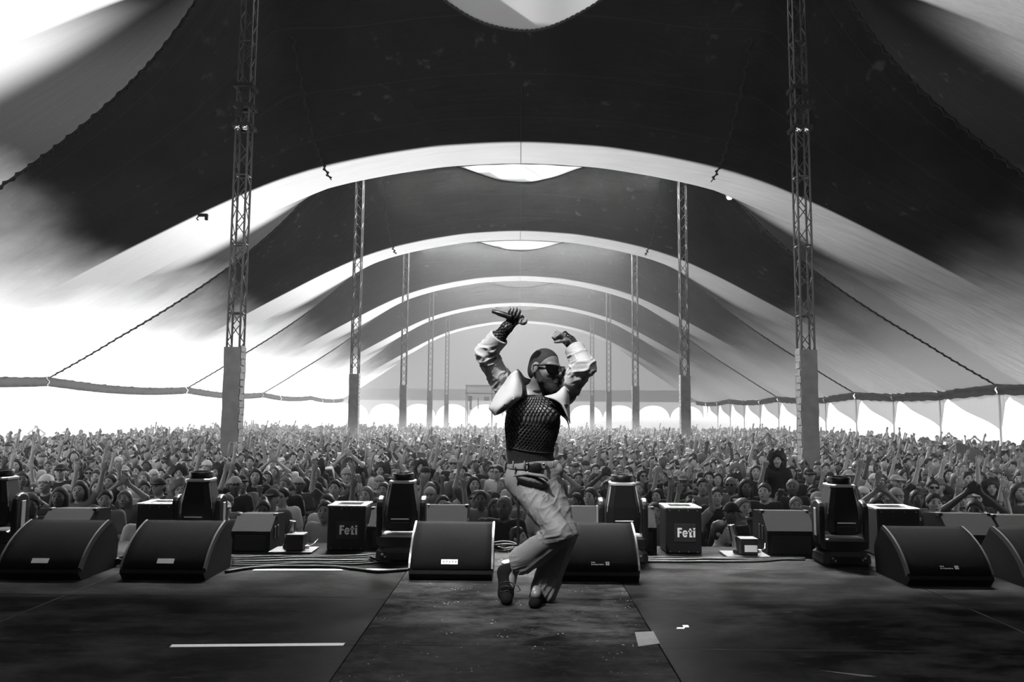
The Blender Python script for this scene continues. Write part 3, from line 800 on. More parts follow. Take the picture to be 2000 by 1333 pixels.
def wedge(px, width, yf, label, badge, yaw=0.0):
    p = at_y(px, 900, yf); o = empty('floor_monitor', (p.x, yf, 0), yaw); tag(o, label, 'stage monitor', 'floor monitors along the stage front')
    curve = []
    for i in range(13):
        t = i / 12; a = R(78 - 52 * t)
        curve.append((t, ))
    # side profile, front lip to top: a gently convex face
    P0, P1, P2 = Vector((.0, .085)), Vector((.10, .285)), Vector((.36, .365))
    arc = [(1 - t) ** 2 * P0 + 2 * t * (1 - t) * P1 + t * t * P2 for t in [i / 12 for i in range(13)]]
    prof = [(.035, 0), (-.012, .055), (-.008, .08)] + [(q.x + .012, q.y - .008) for q in arc] + [(.40, .355), (.52, .20), (.50, 0)]
    w = width / 2
    MB().prism(prof, 0, -w, w).build('cabinet', m_cab, o)
    for sx in (-1, 1):                                        # side cheeks stand proud of the grille
        ch = MB(); sec = [(q.x - .002, q.y + .006) for q in arc] + [(q.x + .03, q.y - .02) for q in reversed(arc)]
        ch.prism(sec, 0, sx * w - .007, sx * w + .007); ch.build('cheek_edge', m_rimm, o)
    n = 10; vs = []; uv = []
    for i, q in enumerate(arc):
        for j in range(n + 1): vs.append((-w + .012 + (width - .024) * j / n, q.x, q.y)); uv.append((j / n, i / 12))
    fs = [(i * (n + 1) + j, i * (n + 1) + j + 1, (i + 1) * (n + 1) + j + 1, (i + 1) * (n + 1) + j) for i in range(12) for j in range(n)]
    g_ = MB().add(vs, fs).build('grille', m_gril, o, True); ul = g_.data.uv_layers.new(name='uv')
    for lp in g_.data.loops: ul.data[lp.index].uv = uv[lp.vertex_index]
    s_ = g_.modifiers.new('t', 'SOLIDIFY'); s_.thickness = .004; s_.offset = 0
    d0 = (arc[2] - arc[1]).normalized(); nrm_ = Vector((-d0.y, d0.x)); c0 = arc[1] * .6 + arc[2] * .4
    rot = Matrix.Rotation(math.atan2(d0.y, d0.x) - 0, 3, 'X')
    cpos = (badge[1], c0.x + nrm_.x * .006, c0.y + nrm_.y * .006)
    if badge[0] == 'plate':
        pl = MB().bbox(cpos, (.118, .036, .004), .001, rot=rot).build('badge', m_plate, o)
        ink = MB()
        for q in range(badge[2]): ink.box(tuple(Vector(cpos) + rot @ Vector((-.04 + .085 * q / max(1, badge[2] - 1), 0 + .003 * (q % 2), .0026))), (.0075, .012, .001), rot=rot)
        if badge[2]: ink.build('lettering', m_ink, pl)
    else:
        ink = MB()
        for a_, b_ in ((.044, .006), (.058, .006), (.044, -.008), (.058, -.008)): ink.box(tuple(Vector(cpos) + rot @ Vector((a_, b_, .001))), (.012, .012, .002), rot=rot)
        for q in range(9): ink.box(tuple(Vector(cpos) + rot @ Vector((-.06 + .010 * q, -.009, .001))), (.007, .006 + .003 * (q % 3 == 0), .002), rot=rot)
        for q in range(3): ink.box(tuple(Vector(cpos) + rot @ Vector((-.06 + .010 * q, .006, .001))), (.006, .009, .002), rot=rot)
        ink.build('badge', m_plate, o)
    return o
wedge(87, .575, 5.42, 'black floor monitor at far left with white badge', ('plate', 0, 0))
wedge(327, .585, 5.45, 'black floor monitor second from left with white badge', ('plate', .012, 0))
wedge(883, .585, 5.52, 'black floor monitor left of the performer\'s feet', ('plate', -.01, 5))
wedge(1167, .585, 5.52, 'black floor monitor behind the performer\'s legs', ('mark', .02, 0))
wedge(1848, .585, 5.50, 'black floor monitor at right with small printed mark', ('mark', 0, 0))
wedge(2075, .585, 5.50, 'black floor monitor cut off by the right picture edge', ('mark', 0, 0))

# --- moving head lights
m_mh = mat('moving_light_shell', .008, .32, bump=.15, bscale=200); m_mhd = mat('moving_light_base', .005, .5); m_mhl = mat('moving_light_trim_rimlit', .40, .28)  # pale trim tone raised to carry painted rim light
m_mark = mat('pale_handle_slit', .75, .5); m_shiny = mat('connector_metal', .6, .25, metal=.9)
def loft(secs, mb=None, c=.25):
    """sections (z, half width x, half depth y) with chamfered corners"""
    mb = mb or MB(); vs = []
    for z, a, b in secs:
        k = c * min(a, b); vs += [(a - k, -b, z), (a, -b + k, z), (a, b - k, z), (a - k, b, z), (-a + k, b, z), (-a, b - k, z), (-a, -b + k, z), (-a + k, -b, z)]
    n = 8; fs = [(i * n + q, i * n + (q + 1) % n, (i + 1) * n + (q + 1) % n, (i + 1) * n + q) for i in range(len(secs) - 1) for q in range(n)]
    fs += [tuple(range(n))[::-1], tuple((len(secs) - 1) * n + q for q in range(n))]
    return mb.add(vs, fs)
def moving_head(px, label, Y=6.33, yaw=0.0):
    p = at_y(px, 1000, Y); o = empty('moving_light', (p.x, Y, 0), yaw); tag(o, label, 'stage light', 'moving head lights on the stage edge')
    loft([(.012, .185, .15), (.03, .19, .155), (.085, .185, .15), (.11, .15, .12)]).build('base', m_mhd, o)
    for q in (-1, 1):
        for r_ in (-1, 1): MB().lathe([(.02, 0), (.022, .013), (.018, .014)], 10, (q * .15, r_ * .11, 0)).build('rubber_foot', m_mhd, o)
    MB().bbox((0, -.156, .052), (.20, .012, .062), .004).build('connector_panel', m_mh, o)
    for q, (x, z) in enumerate(((-.13, .065), (-.105, .045), (-.085, .058), (.06, .06), (.035, .04), (.10, .055), (.125, .07))):
        MB().lathe([(.001, -.02), (.010, -.018), (.011, 0), (.001, .001)], 10, (x, -.158, z), rot=Matrix.Rotation(R(90), 3, 'X')).build('connector', m_shiny, o)
    loft([(.11, .13, .11), (.13, .19, .11), (.19, .192, .11), (.21, .15, .10)]).build('yoke', m_mh, o)
    for sx in (-1, 1):                                        # yoke arms with rounded heads
        pf = [(-.085, .15), (.085, .15), (.085, .40)] + [(.085 * math.cos(a), .42 + .085 * math.sin(a)) for a in np.linspace(.1, math.pi - .1, 9)] + [(-.085, .40)]
        a_ = MB().prism(pf, 0, sx * .150, sx * .198).build('yoke_arm', m_mh, o)
        bv = a_.modifiers.new('b', 'BEVEL'); bv.width = .014; bv.segments = 2; bv.limit_method = 'ANGLE'
        MB().bbox((sx * .2, 0, .33), (.006, .05, .22), .002).build('arm_trim', m_mhl, a_)
    hd = loft([(.235, .10, .10), (.26, .128, .12), (.36, .136, .125), (.44, .130, .122), (.54, .112, .108), (.615, .098, .096)], c=.3).build('head_shell', m_mh, o)
    bv = hd.modifiers.new('b', 'BEVEL'); bv.width = .006; bv.segments = 2; bv.limit_method = 'ANGLE'
    loft([(.612, .103, .10), (.628, .103, .10), (.634, .092, .09)], c=.3).build('head_collar', m_mhl, o)
    MB().lathe([(.088, .63), (.091, .64), (.091, .682), (.086, .688), (.078, .688), (.076, .66)], 32, (0, 0, 0)).build('lens_barrel', m_mh, o, 40)
    MB().lathe([(.001, .655), (.076, .655), (.076, .662), (.001, .672)], 24).build('front_lens', m_lens, o, 40)
    MB().bbox((0, -.1275, .335), (.145, .006, .009), .002).build('handle_slit', m_mark, o)  # handle gap drawn as a pale strip on the shell
    MB().bbox((0, -.125, .275), (.15, .01, .07), .004).build('vent_panel', m_mhd, o)
    for sx in (-1, 1): MB().tube([(sx * .128, -.085, .40), (sx * .122, -.083, .46), (sx * .100, -.076, .60)], .006, n=6).build('rim_light_strip', m_mhl, hd)  # pale strips paint the rim light along the head
    return o
moving_head(-2, 'black moving head light cut off by the left picture edge')
moving_head(390, 'black moving head light behind the second monitor from left')
moving_head(786, 'black moving head light beside the left flight case with white lettering')
moving_head(1215, 'black moving head light behind the performer, right of his knee')
moving_head(1640, 'black moving head light in front of the right mast')

# --- effect cases with white lettering
m_case = mat('effect_case_black', .004, .5, bump=.15, bscale=150); m_lid = mat('case_lid_metal', .55, .4, metal=.5, noise=.15, scale=20)
m_panel = mat('case_panel', .014, .6)
def word_feti(h, m, parent, loc):
    """the four heavy condensed letters, each a raised piece of lettering (h: cap height)"""
    u = h / 10.0; w = 2.1 * u; x0 = -8.6 * u
    def bar(xa, za, xb, zb): return ((xa + xb) / 2, (za + zb) / 2, xb - xa, zb - za)
    def boxes(bs, x):
        mb = MB()
        for cx, cz, dx, dz in bs: mb.box((loc[0] + x0 + x + cx, loc[1], loc[2] + cz), (dx, .003, dz))
        return mb.build('letter', m, parent)
    boxes([bar(0, 0, w, 10 * u), bar(w, 8 * u, 4.9 * u, 10 * u), bar(w, 4.3 * u, 4.4 * u, 6.2 * u)], 0)
    ring = MB(); cx, cz = loc[0] + x0 + 8.3 * u, loc[2] + 3.7 * u; A_ = np.linspace(-.55, -2 * math.pi + .12, 26); vs = []
    for a in A_: 
        for q in (1, .42):
            for yy in (-.0015, .0015): vs.append((cx + math.cos(a) * 2.9 * u * q, loc[1] + yy, cz + math.sin(a) * 3.8 * u * (q if q == 1 else .5)))
    fs = []
    for i in range(len(A_) - 1):
        k = 4 * i; fs += [(k, k + 4, k + 6, k + 2), (k + 1, k + 3, k + 7, k + 5), (k, k + 1, k + 5, k + 4), (k + 2, k + 6, k + 7, k + 3)]
    ring.add(vs, fs); ring.box((cx + .3 * u, loc[1], cz + .1 * u), (4.6 * u, .003, 1.2 * u)); ring.build('letter', m, parent)
    boxes([bar(0, 0, w, 9.4 * u), bar(-1.1 * u, 5.6 * u, 3.2 * u, 7.3 * u), bar(w, 0, 3.1 * u, 1.6 * u)], 12.9 * u)
    boxes([bar(0, 0, w, 7.3 * u), bar(0, 8.2 * u, w, 10 * u)], 17.2 * u)
def effect_case(px, Y, w, h, d, label, text, yaw=0.0):
    p = at_y(px, 1000, Y); o = empty('effect_case', (p.x, Y, 0), yaw); tag(o, label, 'effect machine', 'effect cases on the stage edge')
    MB().bbox((0, d / 2, h / 2), (w, d, h - .01), .008).build('case', m_case, o)
    lid = MB(); fr = .055
    for c, s in (((0, fr / 2, h), (w + .01, fr, .014)), ((0, d - fr / 2, h), (w + .01, fr, .014)), ((-w / 2 + fr / 2, d / 2, h), (fr, d - 2 * fr, .014)), ((w / 2 - fr / 2, d / 2, h), (fr, d - 2 * fr, .014))): lid.bbox(c, s, .003)
    lid.build('lid_frame', m_lid, o)
    MB().box((0, d / 2, h - .004), (w - 2 * fr, d - 2 * fr, .006)).build('nozzle_mouth', m_lens, o)
    for i in range(4):
        x = -w / 2 + .035 + (w - .07) * i / 3
        for z in (h - .022, .018): MB().lathe([(.001, -.003), (.006, -.002), (.006, .002), (.001, .003)], 8, (x, -.002, z), rot=Matrix.Rotation(R(90), 3, 'X')).build('screw', m_shiny, o)
    MB().bbox((w / 2 + .006, d * .4, h * .5), (.014, .09, .03), .004).build('handle', m_shiny, o)
    if text:
        pn = MB().bbox((.01, -.003, h * .46), (w * .60, .006, h * .40), .002).build('front_panel', m_panel, o)
        word_feti(.078, m_plate, pn, (.012, -.0075, h * .46 - .036))
    return o
effect_case(677, 6.67, .325, .375, .30, 'black effect case with white lettering left of the centre', 'Feti')
effect_case(1335, 6.67, .305, .385, .30, 'black effect case with white lettering right of the centre', 'Feti')
effect_case(302, 6.60, .31, .385, .30, 'black effect case with metal lid between the two left monitors', '')
effect_case(1755, 6.60, .36, .40, .30, 'black effect case with metal lid behind the right monitor', '')
an = empty('antenna', tuple(at_y(1354, 996, 6.9))); an.location.z = .395; tag(an, 'thin whip antenna standing on the right lettered case', 'antenna')
MB().lathe([(.012, 0), (.012, .03), (.005, .04)], 10).build('foot', m_shiny, an); MB().tube([(0, 0, .03), (0, 0, .27)], .0022, n=5).build('whip', m_shiny, an)

# --- small jets with slanted chrome tubes
m_jet = mat('jet_box', .014, .5, noise=.3, scale=30); m_ply = mat('jet_base_ply', .02, .6, noise=.2, scale=20); m_cable = mat('black_cable', .006, .6, spec=.2)
def jet(pxt, pxb, pxa, Y, label, white):
    pb = at_y((pxb + pxt) / 2, 1070, Y); o = empty('effect_jet', (pb.x, Y, 0)); tag(o, label, 'effect machine', 'small effect jets on the stage edge')
    MB().bbox((.02, 0, .011), (.36, .26, .016), .003).build('base_plate', m_ply, o)
    x = at_y(pxb, 1060, Y).x - pb.x
    bx = MB().bbox((x, -.03, .085), (.145, .13, .125), .006).build('control_box', m_jet, o)
    if white: MB().bbox((x + .012, -.097, .075), (.105, .004, .055), .001).build('paper_label', m_plate, bx)
    MB().bbox((x, -.03, .151), (.150, .135, .010), .003).build('box_lid', m_ply, bx)
    b = at_y(pxt, 1060, Y); t = at_y(pxa, 1022, Y)
    MB().tube([(b.x - pb.x, .03, .03), (b.x * .5 + t.x * .5 - pb.x, .03, .14), (t.x - pb.x, .03, .25)], .030, n=16).build('chrome_tube', m_chr, o, 40)
    MB().lathe([(.034, 0), (.036, .02), (.030, .035)], 14, (b.x - pb.x, .03, .02)).build('tube_socket', m_jet, o, 40)
    MB().tube([(x + .07, -.03, .06), (x + .11, -.05, .05), (x + .15, -.03, .07), (x + .17, .02, .10)], .006, n=6).build('hose', m_chr, o, True)
    MB().lathe([(.001, 0), (.018, .002), (.018, .03), (.001, .034)], 12, (x + .095, -.05, .03)).build('valve', m_plate, o, 40)
jet(559, 581, 570, 6.62, 'small jet with slanted chrome tube left of the left lettered case', False)
jet(1441, 1457, 1430, 6.62, 'small jet with slanted chrome tube and white label right of centre', True)

# --- front fill speakers standing on the lip, facing the crowd
m_fill = mat('fill_speaker_grey', .017, .8, bump=.2, bscale=200, spec=.05); m_filld = mat('fill_speaker_dark', .004, .6)
def front_fill(px, Y, w, h, label, flip):
    p = at_y(px, 1040, Y); o = empty('fill_speaker', (p.x, Y, 0)); tag(o, label, 'speaker', 'front fill speakers on the stage lip')
    d = .40; prof = [(0, 0), (0, h * .58), (.15, h), (d, h * .94), (d, 0)]
    MB().prism(prof, 0, -w / 2, w / 2).build('cabinet', m_fill, o)
    MB().bbox((0, -.004, h * .26), (w - .07, .012, h * .42), .003).build('connector_plate', m_filld, o)
    sx = flip
    for q in (.12, .20): MB().bbox((sx * (w / 2 + .001), q, h * .5), (.008, .045, h * .34), .003).build('hand_hole', m_filld, o)
    MB().box((0, d + .004, h * .45), (w - .03, .01, h * .8)).build('grille', m_filld, o)
    for q in (-1, 1): MB().bbox((q * (w / 2 - .01), .17, h - .01), (.03, .06, .03), .004).build('corner', m_filld, o)
front_fill(490, 6.55, .33, .30, 'grey front fill speaker right of the second left monitor', 1)
front_fill(1545, 6.60, .40, .36, 'grey front fill speaker left of the right moving head light', -1)
front_fill(1905, 6.45, .42, .37, 'grey front fill speaker behind the monitor at right', -1)
front_fill(120, 6.55, .40, .33, 'grey front fill speaker behind the far left monitor', 1)
front_fill(2010, 6.45, .40, .36, 'grey front fill speaker cut off by the right picture edge', -1)
front_fill(1262, 6.68, .18, .37, 'narrow grey speaker right of the light behind the performer', 1)
front_fill(870, 6.70, .36, .37, 'grey front fill speaker behind the monitor left of the performer', 1)
front_fill(1135, 6.70, .36, .37, 'grey front fill speaker behind the monitor at the performer\'s legs', 1)
front_fill(735, 6.72, .14, .34, 'narrow grey speaker between the left lettered case and its light', 1)

# --- microphone stand and cables
sp_ = at_y(1012, 1050, 6.2); ms_ = empty('microphone_stand', (sp_.x, 6.2, 0)); tag(ms_, 'straight black microphone stand behind the performer\'s legs', 'microphone stand')
MB().lathe([(.13, 0), (.13, .012), (.05, .022), (.016, .03)], 24).build('base', m_blk, ms_, 40)
MB().tube([(0, 0, .02), (0, 0, .62)], .0115, n=10).build('pole', m_blk, ms_, 40)
MB().tube([(0, 0, .60), (0, 0, .95)], .008, n=10).build('extension', m_blk, ms_, 40)
MB().lathe([(.012, .59), (.018, .595), (.018, .64), (.010, .65)], 12).build('clutch', m_blk, ms_, 40)
MB().lathe([(.006, .94), (.015, .95), (.017, .985), (.008, .99)], 12).build('clip', m_blk, ms_, 40)
def cable(px_py, label, r=.0075, group='cables along the stage edge', zoff=0.0, wob=.004):
    pts = [at_z(px, py, r + zoff) for px, py in px_py]; P = []
    for i in range(len(pts) - 1):
        p0, p1, p2, p3 = pts[max(i - 1, 0)], pts[i], pts[i + 1], pts[min(i + 2, len(pts) - 1)]
        for t in np.linspace(0, 1, 7)[:-1]: P.append(.5 * (2 * p1 + (p2 - p0) * t + (2 * p0 - 5 * p1 + 4 * p2 - p3) * t * t + (3 * p1 - p0 - 3 * p2 + p3) * t ** 3))
    P.append(pts[-1]); P = [Vector((p.x, p.y + wob * math.sin(i * .8), r + zoff)) for i, p in enumerate(P)]
    o = MB().tube(P, r, n=6).build('cable', m_cable, None, True); tag(o, label, 'cable', group); return o
ords = ['first', 'second', 'third', 'fourth', 'fifth', 'sixth', 'seventh']
for i in range(6):
    y = 1086.0 + i * 3.0
    cable([(452, y + 4), (520, y + 1.5 + (i % 3)), (600, y + 1 - (i % 2)), (680, y + .5 + (i % 3) * .8), (735, y - 3 + i * .3), (765, y - 9 + i)], f'black cable left of centre, {ords[i]} from the back of the bundle', zoff=.002 * (i % 2))
cable([(440, 1118), (500, 1109), (580, 1107), (650, 1108), (690, 1112), (740, 1117), (800, 1113)], 'thick black cable curving over the white tape line', r=.012)
for i in range(5):
    y = 1088.0 + i * 2.2
    cable([(1262, y + 1), (1330, y + 1 + (i % 2)), (1400, y + 2 - (i % 3)), (1480, y + .5), (1530, y - 3), (1572, y - 7 + i)], f'black cable right of centre, {ords[i]} from the back of the bundle', zoff=.002 * (i % 2))
for j, (cx, cy, n_, lb) in enumerate(((985, 1078, 4, 'heap of looped black cables left of the microphone stand'), (1040, 1082, 3, 'loops of black cable right of the microphone stand'), (745, 1098, 2, 'small loop of black cable at the foot of the left light'), (232, 1105, 4, 'tangle of black cable between the two left monitors'))):
    c = at_z(cx, cy, 0); mb = MB()
    rr_ = random.Random(j)
    for q in range(n_):
        a0 = rr_.uniform(0, 6); ra = rr_.uniform(.07, .13) if j < 2 else rr_.uniform(.05, .09)
        mb.tube([(c.x + ra * 1.1 * math.cos(t + a0) + rr_.uniform(-.01, .01), c.y + ra * .6 * math.sin(t + a0), .012 + q * .016 + .012 * math.sin(2 * t + q)) for t in np.linspace(0, 2 * math.pi, 24)], .009, n=6)
    o = mb.build('coiled_cable', m_cable, None, True); tag(o, lb, 'cable')

# ------------------------------------------------------------------ the performer
PD = 4.95
def J(px, py, dy=0.0): return np.array(at_y(px, py, PD + dy))
def nrm(v): v = np.array(v, float); return v / np.linalg.norm(v)
def basis(f, u):
    """columns: forward, left side, up"""
    f = nrm(f); s = nrm(np.cross(u, f)); return np.stack([f, s, np.cross(f, s)], 1)

m_skin = mat('performer_skin', 0.14, 0.42, noise=0.12, scale=30, bump=0.15, bscale=250)
m_hand = m_skin
m_hair = mat('black_hair', 0.006, 0.7, bump=0.5, bscale=400)
m_fade = mat('cropped_hair', 0.010, 0.7, noise=.3, scale=60, bump=0.4, bscale=400)
m_shoe = mat('black_suede_shoe', 0.006, 0.85, spec=.1, bump=.3, bscale=300)
m_jack = mat('light_jacket_cloth', 0.40, 0.7, noise=0.06, scale=12, bump=0.12, bscale=300)
m_trou = mat('grey_trouser_cloth', 0.155, 0.75, noise=0.08, scale=10, bump=0.12, bscale=350)
m_net = mat('black_net_yarn', 0.008, 0.8)
m_knit = mat('black_rib_knit', 0.007, 0.85, bump=0.4, bscale=120, stretch=(1, 1, 0.05))
m_sock = mat('white_sock', 0.55, 0.9)
m_lining = mat('black_jacket_lining', 0.01, 0.6)

hipR, hipL = J(1017, 940, .02), J(1066, 938, .02)
kneR, kneL = J(1092, 1043, -.20), J(1104, 1040, -.07)
ankR, ankL = J(1003, 1112, .06), J(1052, 1147, .06)
shR, shL = J(996, 768, .03), J(1100, 768, .03)
elR, elL = J(948, 692, -.07), J(1142, 716, -.14)
wrR, wrL = J(990, 640, -.16), J(1114, 668, -.02)
pelv, waist, chest, neckb = J(1042, 925, .03), J(1034, 885, .02), J(1041, 820, .0), J(1046, 778, .03)
headc = J(1064, 722, -.03)
HB = basis((0.74, -0.66, -0.10), (0.10, 0.05, 1.0))        # head turned to his left, chin a little down
def H(x, y, z): return headc + HB @ (np.array([x, y, z]) * 1.06)

def hand(sh, wrist, elbow, palm_dir, back_dir, curl, grip=None, scale=1.0, thumb_side=1, thumb_curl=0.5, spread=0.03):
    """palm, five jointed fingers of unequal length and a thumb from the palm's side; back_dir is the back of the hand"""
    f = nrm(palm_dir); n = nrm(np.array(back_dir) - f * (np.array(back_dir) @ f)); s = np.cross(f, n) * thumb_side
    q = lambda a, b, c: np.array(wrist) + (f * a + s * b + n * c) * scale
    M = np.stack([f, s, n], 1)
    sh.add(slab(q(.047, 0, 0), (.047 * scale, .039 * scale, .0135 * scale), M, .012 * scale), .022)
    sh.add(ell(q(.03, .022, -.010), (.030 * scale, .018 * scale, .014 * scale), M), .015)
    tips = []
    for i, (b, l, r) in enumerate(((.030, .078, .0088), (.010, .086, .0092), (-.010, .080, .0088), (-.029, .063, .0078))):
        p = q(.090 - abs(b - .008) * .22, b, .002); a = curl[i] if hasattr(curl, '__len__') else curl; ang = 0.0
        for k, part in enumerate((.46, .30, .24)):
            ang += a * (1.0, 1.15, .8)[k]
            d = f * math.cos(ang) - n * math.sin(ang) + s * (b * spread * 20)
            e = p + nrm(d) * l * part * scale
            sh.add(rcone(p, e, r * (1 - .08 * k) * scale, r * (1 - .08 * (k + 1)) * scale), .004)
            p = e
        tips.append(p)
    p = q(.022, .034, -.006); d0 = nrm(f * .75 + s * .62 - n * .25)
    e = p + d0 * .036 * scale; sh.add(rcone(p, e, .0125 * scale, .0105 * scale), .010)
    d1 = nrm(d0 * math.cos(thumb_curl) + (-s * .8 - n * .5) * math.sin(thumb_curl)); e2 = e + d1 * .030 * scale; sh.add(rcone(e, e2, .0105 * scale, .0098 * scale), .004)
    d2 = nrm(d1 * math.cos(thumb_curl) + (-s * .8 - n * .4) * math.sin(thumb_curl)); e3 = e2 + d2 * .024 * scale; sh.add(rcone(e2, e3, .0098 * scale, .0082 * scale), .004)
    return tips

def build_performer():
    root = empty('person', (float(ankL[0]), PD, 0.0))
    tag(root, 'performer in cropped light jacket and fishnet top dancing on stage with microphone raised', 'person')
    ro = np.array(root.location)
    def put(name, V, F, m, smooth=True, parent=root):
        o = link_obj(name, np_mesh(name, V - ro, F, m, smooth), parent); return o
    def putmb(name, mb, m, smooth=True, parent=root):
        mb.v = [tuple(np.array(p) - ro) for p in mb.v]; return mb.build(name, m, parent, smooth)

    # ---- body: trunk, neck, head, arms, hands, legs, feet in one skin
    B = Shape()
    T = Shape()                                             # trunk alone, also carries the net
    tw = basis((0.16, -1, 0), (0, 0, 1)); tw = np.stack([tw[:, 1], tw[:, 0], tw[:, 2]], 1)
    for s in (B, T):
        s.add(ell(pelv + [0, 0, .01], (.155, .110, .11), tw), .05)
        s.add(ell(waist + [0, 0, .0], (.138, .098, .12), tw), .07)
        s.add(ell((waist + chest) / 2 + [0, 0, .01], (.150, .105, .13), tw), .08)
        s.add(ell(chest + [0, 0, .0], (.170, .112, .15), tw), .07)
        for k in (-1, 1): s.add(ell(chest + [k * .078 + .01, -.075, .035], (.080, .045, .060)), .04)
        s.add(rcone(shR + [.03, 0, -.02], shL + [-.03, 0, -.02], .070), .07)
    B.add(rcone(neckb + [0, 0, -.03], H(-.025, 0, -.075), .066, .058), .04)
    # head
    hb = HB
    B.add(ell(H(-.012, 0, .032), (.104, .083, .100), hb), .03)
    B.add(ell(H(.036, 0, -.045), (.068, .063, .080), hb), .045)
    B.add(ell(H(.078, 0, -.102), (.026, .030, .024), hb), .03)
    for k in (-1, 1):
        B.add(ell(H(.068, k * .042, -.022), (.030, .026, .024), hb), .025)
        B.add(ell(H(.082, k * .030, .026), (.018, .028, .012), hb), .018)
        B.cut(ell(H(.100, k * .033, .006), (.014, .019, .012), hb), .014)
        B.add(ell(H(.086, k * .033, .006), (.013, .015, .011), hb), .006)
        B.add(ell(H(.107, k * .014, -.026), (.012, .0095, .009), hb), .008)
        B.add(ell(H(-.010, k * .084, -.004), (.028, .011, .036), hb), .010)
        B.cut(ell(H(-.004, k * .098, .002), (.014, .010, .021), hb), .006)
        B.add(ell(H(-.006, k * .089, -.003), (.006, .006, .012), hb), .005)
    B.add(rcone(H(.097, 0, .016), H(.121, 0, -.020), .0105, .0135), .014)
    B.add(ell(H(.098, 0, -.056), (.015, .026, .0075), hb), .008)
    B.add(ell(H(.096, 0, -.070), (.015, .023, .0085), hb), .006)
    B.cut(rcone(H(.112, -.020, -.0625), H(.112, .020, -.0625), .0022), .004)
    # arms
    AR, AL = Shape(), Shape()
    for s in (B, AR):
        s.add(rcone(shR, elR, .058, .047), .04); s.add(rcone(elR, elR * .45 + wrR * .55, .046, .041), .02); s.add(rcone(elR * .45 + wrR * .55, wrR, .041, .029), .02)
    for s in (B, AL):
        s.add(rcone(shL, elL, .058, .047), .04); s.add(rcone(elL, elL * .45 + wrL * .55, .046, .041), .02); s.add(rcone(elL * .45 + wrL * .55, wrL, .041, .029), .02)
    # right hand closed round the microphone
    mic0, mic1 = J(961, 608, -.17), J(1021, 627, -.19)
    md = nrm(mic1 - mic0); grip = mic0 + (mic1 - mic0) * .66
    fdir = nrm(np.array([.10, -.40, .72]))                   # palm runs up the far side of the handle
    fdir = nrm(fdir - md * (fdir @ md))
    back = nrm(np.cross(fdir, md)); back = back if back[1] > 0 else -back
    wr2 = grip - fdir * .052 + back * .034
    for s in (B, AR): s.add(rcone(wrR, wr2, .030, .027), .02)
    hand(B, wr2, elR, fdir, back, (.92, .95, .98, 1.0), thumb_side=(1 if np.cross(fdir, back) @ md > 0 else -1), thumb_curl=.55, scale=1.04, spread=.0)
    # left hand: loose fist turned towards the head
    fl = nrm(J(1086, 648, -.07) - wrL); bl = nrm(np.array([.35, -.25, .9])); bl = nrm(bl - fl * (bl @ fl))
    hand(B, wrL + fl * .012, elL, fl, bl, (1.25, 1.32, 1.38, 1.4), thumb_side=(1 if np.cross(fl, bl) @ np.array([0, -1, -.2]) > 0 else -1), thumb_curl=.6, scale=1.10, spread=.0)
    for s in (AL,): s.add(rcone(wrL, wrL + fl * .07, .029, .034), .02)
    # legs and feet
    for hp, kn, an in ((hipR, kneR, ankR), (hipL, kneL, ankL)):
        B.add(rcone(hp, kn, .088, .058), .05); B.add(rcone(kn, kn * .6 + an * .4, .056, .052), .03); B.add(rcone(kn * .6 + an * .4, an, .052, .036), .03)
    B.add(rcone(ankR, J(990, 1168, .0), .036, .034), .02); B.add(rcone(ankL, J(1046, 1162, -.12), .038, .030), .02)
    V, F = B.mesh(.0045); V = relax(V, F, 1, .35)
    body = put('body', V, F, m_skin)

    # ---- hair and beard
    Hs = Shape(); Hs.add(ell(H(-.012, 0, .033), (.1058, .0848, .1018), hb), .02); Hs.add(ell(H(-.055, 0, -.02), (.056, .070, .062), hb), .03)
    Hs.plane(H(.062, 0, .078), HB @ np.array([.72, 0, -.55]), .006); Hs.plane(H(.0, 0, -.068), HB @ np.array([.25, 0, -1.0]), .004)
    Hs.cut(ell(H(.085, 0, .02), (.070, .10, .062), hb), .01)
    for k in (-1, 1): Hs.cut(ell(H(-.004, k * .09, -.004), (.031, .03, .040), hb), .005)
    V, F = Hs.mesh(.004); put('hair', V, F, m_fade)
    Bd = Shape(); Bd.add(ell(H(.036, 0, -.050), (.073, .0675, .086), hb), .02); Bd.add(ell(H(.080, 0, -.108), (.034, .037, .032), hb), .03)
    for k in (-1, 1): Bd.add(rcone(H(.004, k * .072, -.020), H(.030, k * .062, -.075), .014, .022), .02)
    Bd.add(rcone(H(.103, -.022, -.047), H(.103, .022, -.047), .007), .006)
    Bd.cut(ell(H(.108, 0, -.063), (.030, .021, .0095), hb), .004)
    Bd.cut(ell(H(.085, 0, -.008), (.08, .055, .030), hb), .012); 
    for k in (-1, 1): Bd.cut(ell(H(.070, k * .05, -.022), (.040, .03, .030), hb), .01)
    Bd.plane(H(0, 0, -.012), HB @ np.array([0, 0, 1.0]), .006)
    V, F = Bd.mesh(.004); N = vnormals(V, F); V = V + N * (vnoise(V * 160) * .0015)[:, None]; put('beard', V, F, m_hair)

    # ---- sunglasses
    sg = empty('sunglasses'); sg.parent = root
    def cyl_lens():
        mb = MB(); vs = []; n = 40; m_ = 10
        for j in range(m_ + 1):
            for i in range(n + 1):
                a = -1.25 + 2.5 * i / n; e = abs(a) / 1.25
                top = .026 - .004 * e ** 2
                bot = top - (.050 * math.sqrt(max(1 - (abs(e - .45) / .54) ** 3.0, 0.02)) if e > .1 else .026 + .2 * e)
                if e > .1 and e < .2: bot = top - max(.030, .050 * math.sqrt(max(1 - (abs(e - .45) / .54) ** 3.0, 0.02)))
                rr = .077 + .004 * math.cos(a * 2)
                vs.append(H(.042 + math.cos(a) * rr, math.sin(a) * .080, top + (bot - top) * j / m_))
